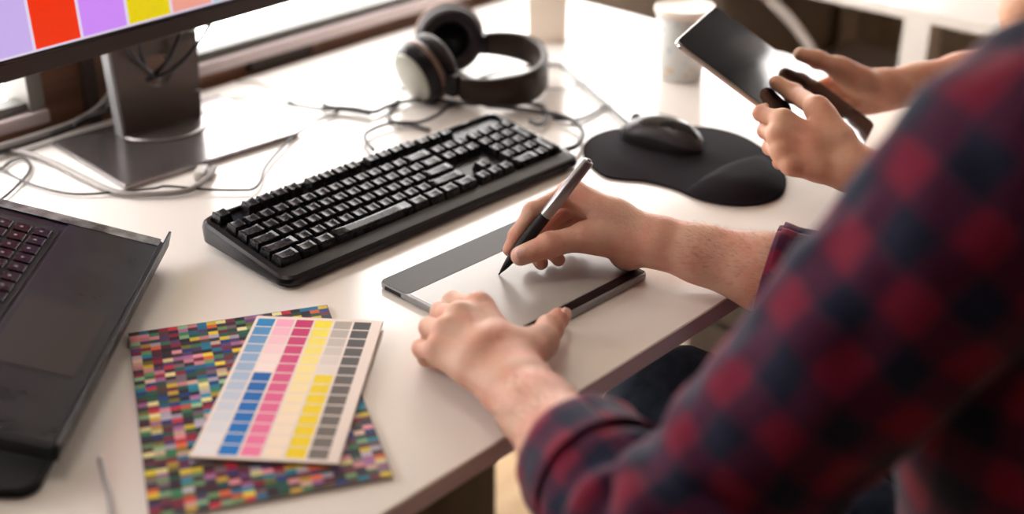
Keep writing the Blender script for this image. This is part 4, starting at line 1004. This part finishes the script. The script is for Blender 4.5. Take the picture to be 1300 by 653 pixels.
o = pd_obj('arm_hair', vsA+vsB, fsA+[tuple(i+len(vsA) for i in f) for f in fsB], M['armhair'], pm_); o['kind'] = 'stuff'
# shirt
E1 = np.array(PT['LH']['elbow']); W1 = np.array(PT['LH']['wr']); L1 = np.array(Ls)
def folds_el(t, th, s):  # bunched cloth round the elbow
    g = math.exp(-((s-.14)/.07)**2); return g*.0085*math.sin(s*120+1.8*math.sin(th*2))+.004*math.exp(-((s-.0)/.012)**2)
c0 = W1+(E1-W1)*.50; c1 = W1+(E1-W1)*.80
sleeve('sleeve', [c0, c1, E1+(0.004, -.004, .004), E1+(L1-E1)*.25+np.array((.004, 0, -.004)), E1+(L1-E1)*.6, L1+(.01, -.005, .005), L1+(.07, -.03, .035)],
       [.049, .056, .064, .062, .067, .086, .076], M['plaid'], pm_, org, .006, 96, fold=folds_el, seed=3)
cf = sleeve('cuff', [c0-(c1-c0)*.06, c0+(c1-c0)*.25, c0+(c1-c0)*.62], [.0515, .054, .0575], M['plaid'], pm_, org, .003, 72, uoff=.013, seed=8, th=.003)
E2 = np.array(PT['RH']['elbow']); W2 = np.array(PT['RH']['wr']); L2 = np.array(Rs); d0 = W2+(E2-W2)*.42; d1 = W2+(E2-W2)*.75
sleeve('sleeve', [d0, d1, E2+(0, -.01, 0), E2+(L2-E2)*.3+np.array((0, -.01, 0)), L2+(.0, 0, 0), L2+(-.07, -.02, .03)], [.048, .054, .060, .066, .080, .07], M['plaid'], pm_, org, .006, 96, fold=folds_el, seed=13)
sleeve('cuff', [d0-(d1-d0)*.05, d0+(d1-d0)*.3, d0+(d1-d0)*.75], [.0475, .0535, .060], M['plaid'], pm_, org, .005, 72, uoff=.006, seed=21, th=.003)
cloth_blob('shirt', [(Ls, Rs, .075, .072), ((.925, .25, .22), (.93, .16, -.05), .135, .135, .06, (0.1, 1, 0), .8), ((.84, .25, .2), (.84, .14, -.15), .115, .12), ((.80, .22, .12), (.77, .13, -.16), .10, .115), ((1.0, .25, .2), (1.0, .16, -.1), .10, .09), ((.93, .15, -.05), (.93, .13, -.24), .15, .165, .05, (0, 1, 0), .82), ((.9, .22, .33), (.935, .245, .365), .07, .062)], .0075, M['plaid'], pm_, org, (.93, .2, 0))
col = sleeve('collar', [(.93, .235, .35), (.94, .255, .385), (.945, .265, .405)], [.082, .072, .074], M['plaid'], pm_, org, .002, 48, uoff=.01)
bt_ = lathe('button', [(0, .002), (.0045, .002), (.0055, .001), (.0055, -.001)], M['button'], pm_, 20); bp_ = D_BTN-np.array(org); bt_.location = bp_; bt_.rotation_euler = Vector(facing(D_BTN)).to_track_quat('Z', 'Y').to_euler()
# jeans and shoes
def jeans(name, hipL, hipR, kL, kR, aL, aR, org, parent, m):
    v, f = blob([(hipL, hipR, .105, .105), (hipL, kL, .098, .086), (hipR, kR, .098, .086), (kL, aL, .072, .060), (kR, aR, .072, .060), ((np.array(hipL)+hipR)/2, (np.array(hipL)+hipR)/2+np.array((0, -.02, .10)), .12, .12)], .0075, .03, 3)
    o = body_mesh(name, [(v, f)], m, parent, org)
    for vv in o.data.vertices: vv.co += vv.normal*(fold_noise(vv.co, .005, 14)+fold_noise(vv.co, .002, 45))
    return o
jeans('jeans', (.85, .14, -.20), (1.02, .13, -.20), JK, (1.20, .60, -.17), (JK[0]+.02, JK[1]+.06, -.66), (1.24, .62, -.66), org, pm_, M['jeans'])
for ax_, ay_ in ((JK[0]+.02, JK[1]+.06), (1.24, .62)):
    v, f = blob([((ax_, ay_-.03, -.69), (ax_+.01, ay_+.10, -.705), .045, .032), ((ax_, ay_, -.62), (ax_, ay_, -.69), .042, .045)], .006, .02)
    v[:, 2] = np.maximum(v[:, 2], FL+.001); body_mesh('shoe', [(v, f)], M['shoe'], pm_, org)
# ---- the second person
p2 = thing('person', 'person with bare forearms holding a slim tablet in both hands', 'person', (1.62, .30, FL)); og2 = (1.62, .30, FL)
S2 = dict(w=.0145, m=.0112, ww=.032, thc=.0150, thm=.0112, ti=.0105, tt=.0085, f=.9, up=(-1, -.5, .3), arm=[(0, .0255, .021), (.2, .027, .023), (.5, .034, .031), (1, .038, .036)])
ha = arm_hand({k: v for k, v in PT['A'].items() if k != 'elbow'}, PT['A']['elbow'], (1.42, .34, .14), .002, 1, spec=S2, bumps=True)
S3 = dict(S2); S3['thc'] = .014; S3['m'] = .0105
hb = arm_hand({k: v for k, v in PT['Bh'].items() if k != 'elbow'}, PT['Bh']['elbow'], UB, .002, 1, spec=S3, bumps=False)
hd2 = blob([((1.62, .40, .40), (1.62, .43, .47), .052, .050), ((1.615, .45, .53), (1.615, .455, .56), .08, .083, .03), ((1.605, .50, .48), (1.605, .50, .53), .05, .058, .03), ((1.60, .535, .455), (1.60, .53, .47), .022, .028, .02), ((1.60, .565, .50), (1.60, .555, .53), .010, .008, .01),
  ((1.54, .44, .51), (1.54, .44, .53), .012, .013, .006), ((1.69, .445, .51), (1.69, .445, .53), .012, .013, .006), ((1.44, .32, .30), (1.78, .36, .30), .04, .04, .04), (UB, (1.76, .37, .30), .044, .050), ((1.62, .35, .32), (1.62, .30, .1), .06, .065, .05)], .005, .03)
body2 = body_mesh('body', [ha, hb, hd2], M['skin2'], p2, og2)
o = body_mesh('hair', [blob([((1.61, .425, .56), (1.612, .445, .585), .086, .087, .03), ((1.62, .39, .50), (1.63, .37, .40), .06, .05, .03)], .005, .03)], M['hair'], p2, og2)
cloth_blob('shirt', [((1.45, .32, .29), (1.78, .35, .29), .068, .068), ((1.62, .33, .22), (1.62, .24, -.05), .125, .125, .06, (0, 1, 0), .8), ((1.62, .24, -.05), (1.62, .20, -.24), .14, .15, .05, (0, 1, 0), .82), ((1.62, .36, .35), (1.62, .39, .385), .06, .06)], .0075, M['shirt2'], p2, og2, (1.62, .3, 0))
sleeve('sleeve', [(1.40, .365, .11), (1.425, .345, .19), (1.45, .325, .27), (1.50, .33, .31)], [.060, .064, .07, .06], M['shirt2'], p2, og2, .004, 48)
sleeve('sleeve', [tuple(np.array(UB)+(np.array((1.77, .37, .29))-UB)*.75), tuple(np.array(UB)+(np.array((1.77, .37, .29))-UB)*.9), (1.77, .365, .29), (1.72, .36, .31)], [.060, .064, .07, .06], M['shirt2'], p2, og2, .004, 48)
jeans('trousers', (1.54, .20, -.22), (1.70, .20, -.22), (1.48, .66, -.18), (1.76, .66, -.18), (1.48, .68, -.66), (1.76, .68, -.66), og2, p2, mat('dark_trousers', (.02, .017, .015), .8))
for ax_, ay_ in ((1.48, .68), (1.76, .68)):
    v, f = blob([((ax_, ay_-.03, -.69), (ax_+.0, ay_+.10, -.705), .043, .032), ((ax_, ay_, -.62), (ax_, ay_, -.69), .042, .043)], .006, .02)
    v[:, 2] = np.maximum(v[:, 2], FL+.001); body_mesh('shoe', [(v, f)], M['shoe'], p2, og2)
# ---- held tablet
P1 = np.array((1.171, .821, .186)); P2 = np.array((1.331, .878, .180)); P3 = np.array((1.397, .681, .060)); P4 = P1+P3-P2
dv = thing('tablet_computer', 'slim silver-edged tablet with a dark glossy screen, held in both hands at upper right', 'tablet', P4)
ux = Vector(unit(P3-P4)); uy = Vector(unit(P1-P4)); uz = ux.cross(uy)
dv.rotation_mode = 'QUATERNION'; dv.rotation_quaternion = Matrix((ux, uy, uz)).transposed().to_quaternion()
DW, DL = .17, .24
prism('back_case', rrect(0, 0, DW, DL, .010), -.0065, -.0004, mat('aluminium_case', (.55, .53, .52), .25, metal=.9), dv, .0018)
prism('glass', rrect(.0015, .0015, DW-.0015, DL-.0015, .009), -.0004, .0003, M['glassdev'], dv, .0002)
lathe('home_button', [(.0055, .0003), (.0060, .0004), (.0050, .0002)], M['silver'], dv, 24, (DW/2, .010, .0002))

# chairs under the people
def chair(x, y, lab, m, rz=0):
    c = thing('chair', lab, 'chair', (x, y, FL), rz)
    box('seat', (-.22, -.21, .41), (.22, .21, .45), m, c, .012, 3); box('backrest', (-.20, -.235, .60), (.20, -.205, .92), m, c, .012, 3)
    for sx in (-1, 1):
        for sy in (-1, 1): box('leg', (sx*.19-.016, sy*.18-.016, 0), (sx*.19+.016, sy*.18+.016, .41), M['darkwood'], c, .003)
        box('back_post', (sx*.18-.014, -.225, .41), (sx*.18+.014, -.200, .60), M['darkwood'], c, .003)
chair(.935, .08, 'dark chair under the person in the plaid shirt', M['greyfab'])
chair(1.62, .14, 'dark chair under the person holding the tablet', M['greyfab'])

# ================================================================= ADDED FILL LAMPS, SKY, CAMERA
for i, (x, y) in enumerate(((.5, 1.0), (2.3, -.7))):  # unseen lamp panels, added to fill in light on hands and desk
    l = thing('ceiling_lamp', ['square ceiling lamp panel above the desk with the keyboard', 'square ceiling lamp panel on the near side of the farther white desk'][i], 'lamp', (x, y, 1.95))
    box('housing', (-.32, -.32, -.05), (.32, .32, 0), M['white_metal'], l, .004); box('diffuser', (-.29, -.29, -.056), (.29, .29, -.0505), M['led'], l)
W = bpy.data.worlds.new('World'); SC.world = W; W.use_nodes = True; bg = W.node_tree.nodes['Background']; bg.inputs[0].default_value = (1, .955, .925, 1); bg.inputs[1].default_value = SKY
cam_d = bpy.data.cameras.new('Camera'); co = bpy.data.objects.new('Camera', cam_d); link(co)
cam_d.sensor_width = 36; cam_d.lens = 36*1690.5/1300; cam_d.clip_start = .02
co.matrix_world = Matrix(((CR[0], CU[0], -CF[0], 0), (CR[1], CU[1], -CF[1], 0), (CR[2], CU[2], -CF[2], .64506+H), (0, 0, 0, 1)))
cam_d.dof.use_dof = True; cam_d.dof.focus_distance = 1.36; cam_d.dof.aperture_fstop = 2.0
SC.camera = co
SC.view_settings.view_transform = 'Standard'; SC.view_settings.look = 'None'; SC.view_settings.gamma = 1; SC.view_settings.exposure = EXPO
try: SC.view_settings.use_curve_mapping = False
except Exception: pass
SC.cycles.max_bounces = 8; SC.cycles.diffuse_bounces = 4; SC.cycles.glossy_bounces = 4; SC.cycles.transparent_max_bounces = 12
SC.cycles.sample_clamp_indirect = 6; SC.cycles.use_denoising = True
SC.cycles.caustics_reflective = False; SC.cycles.caustics_refractive = False
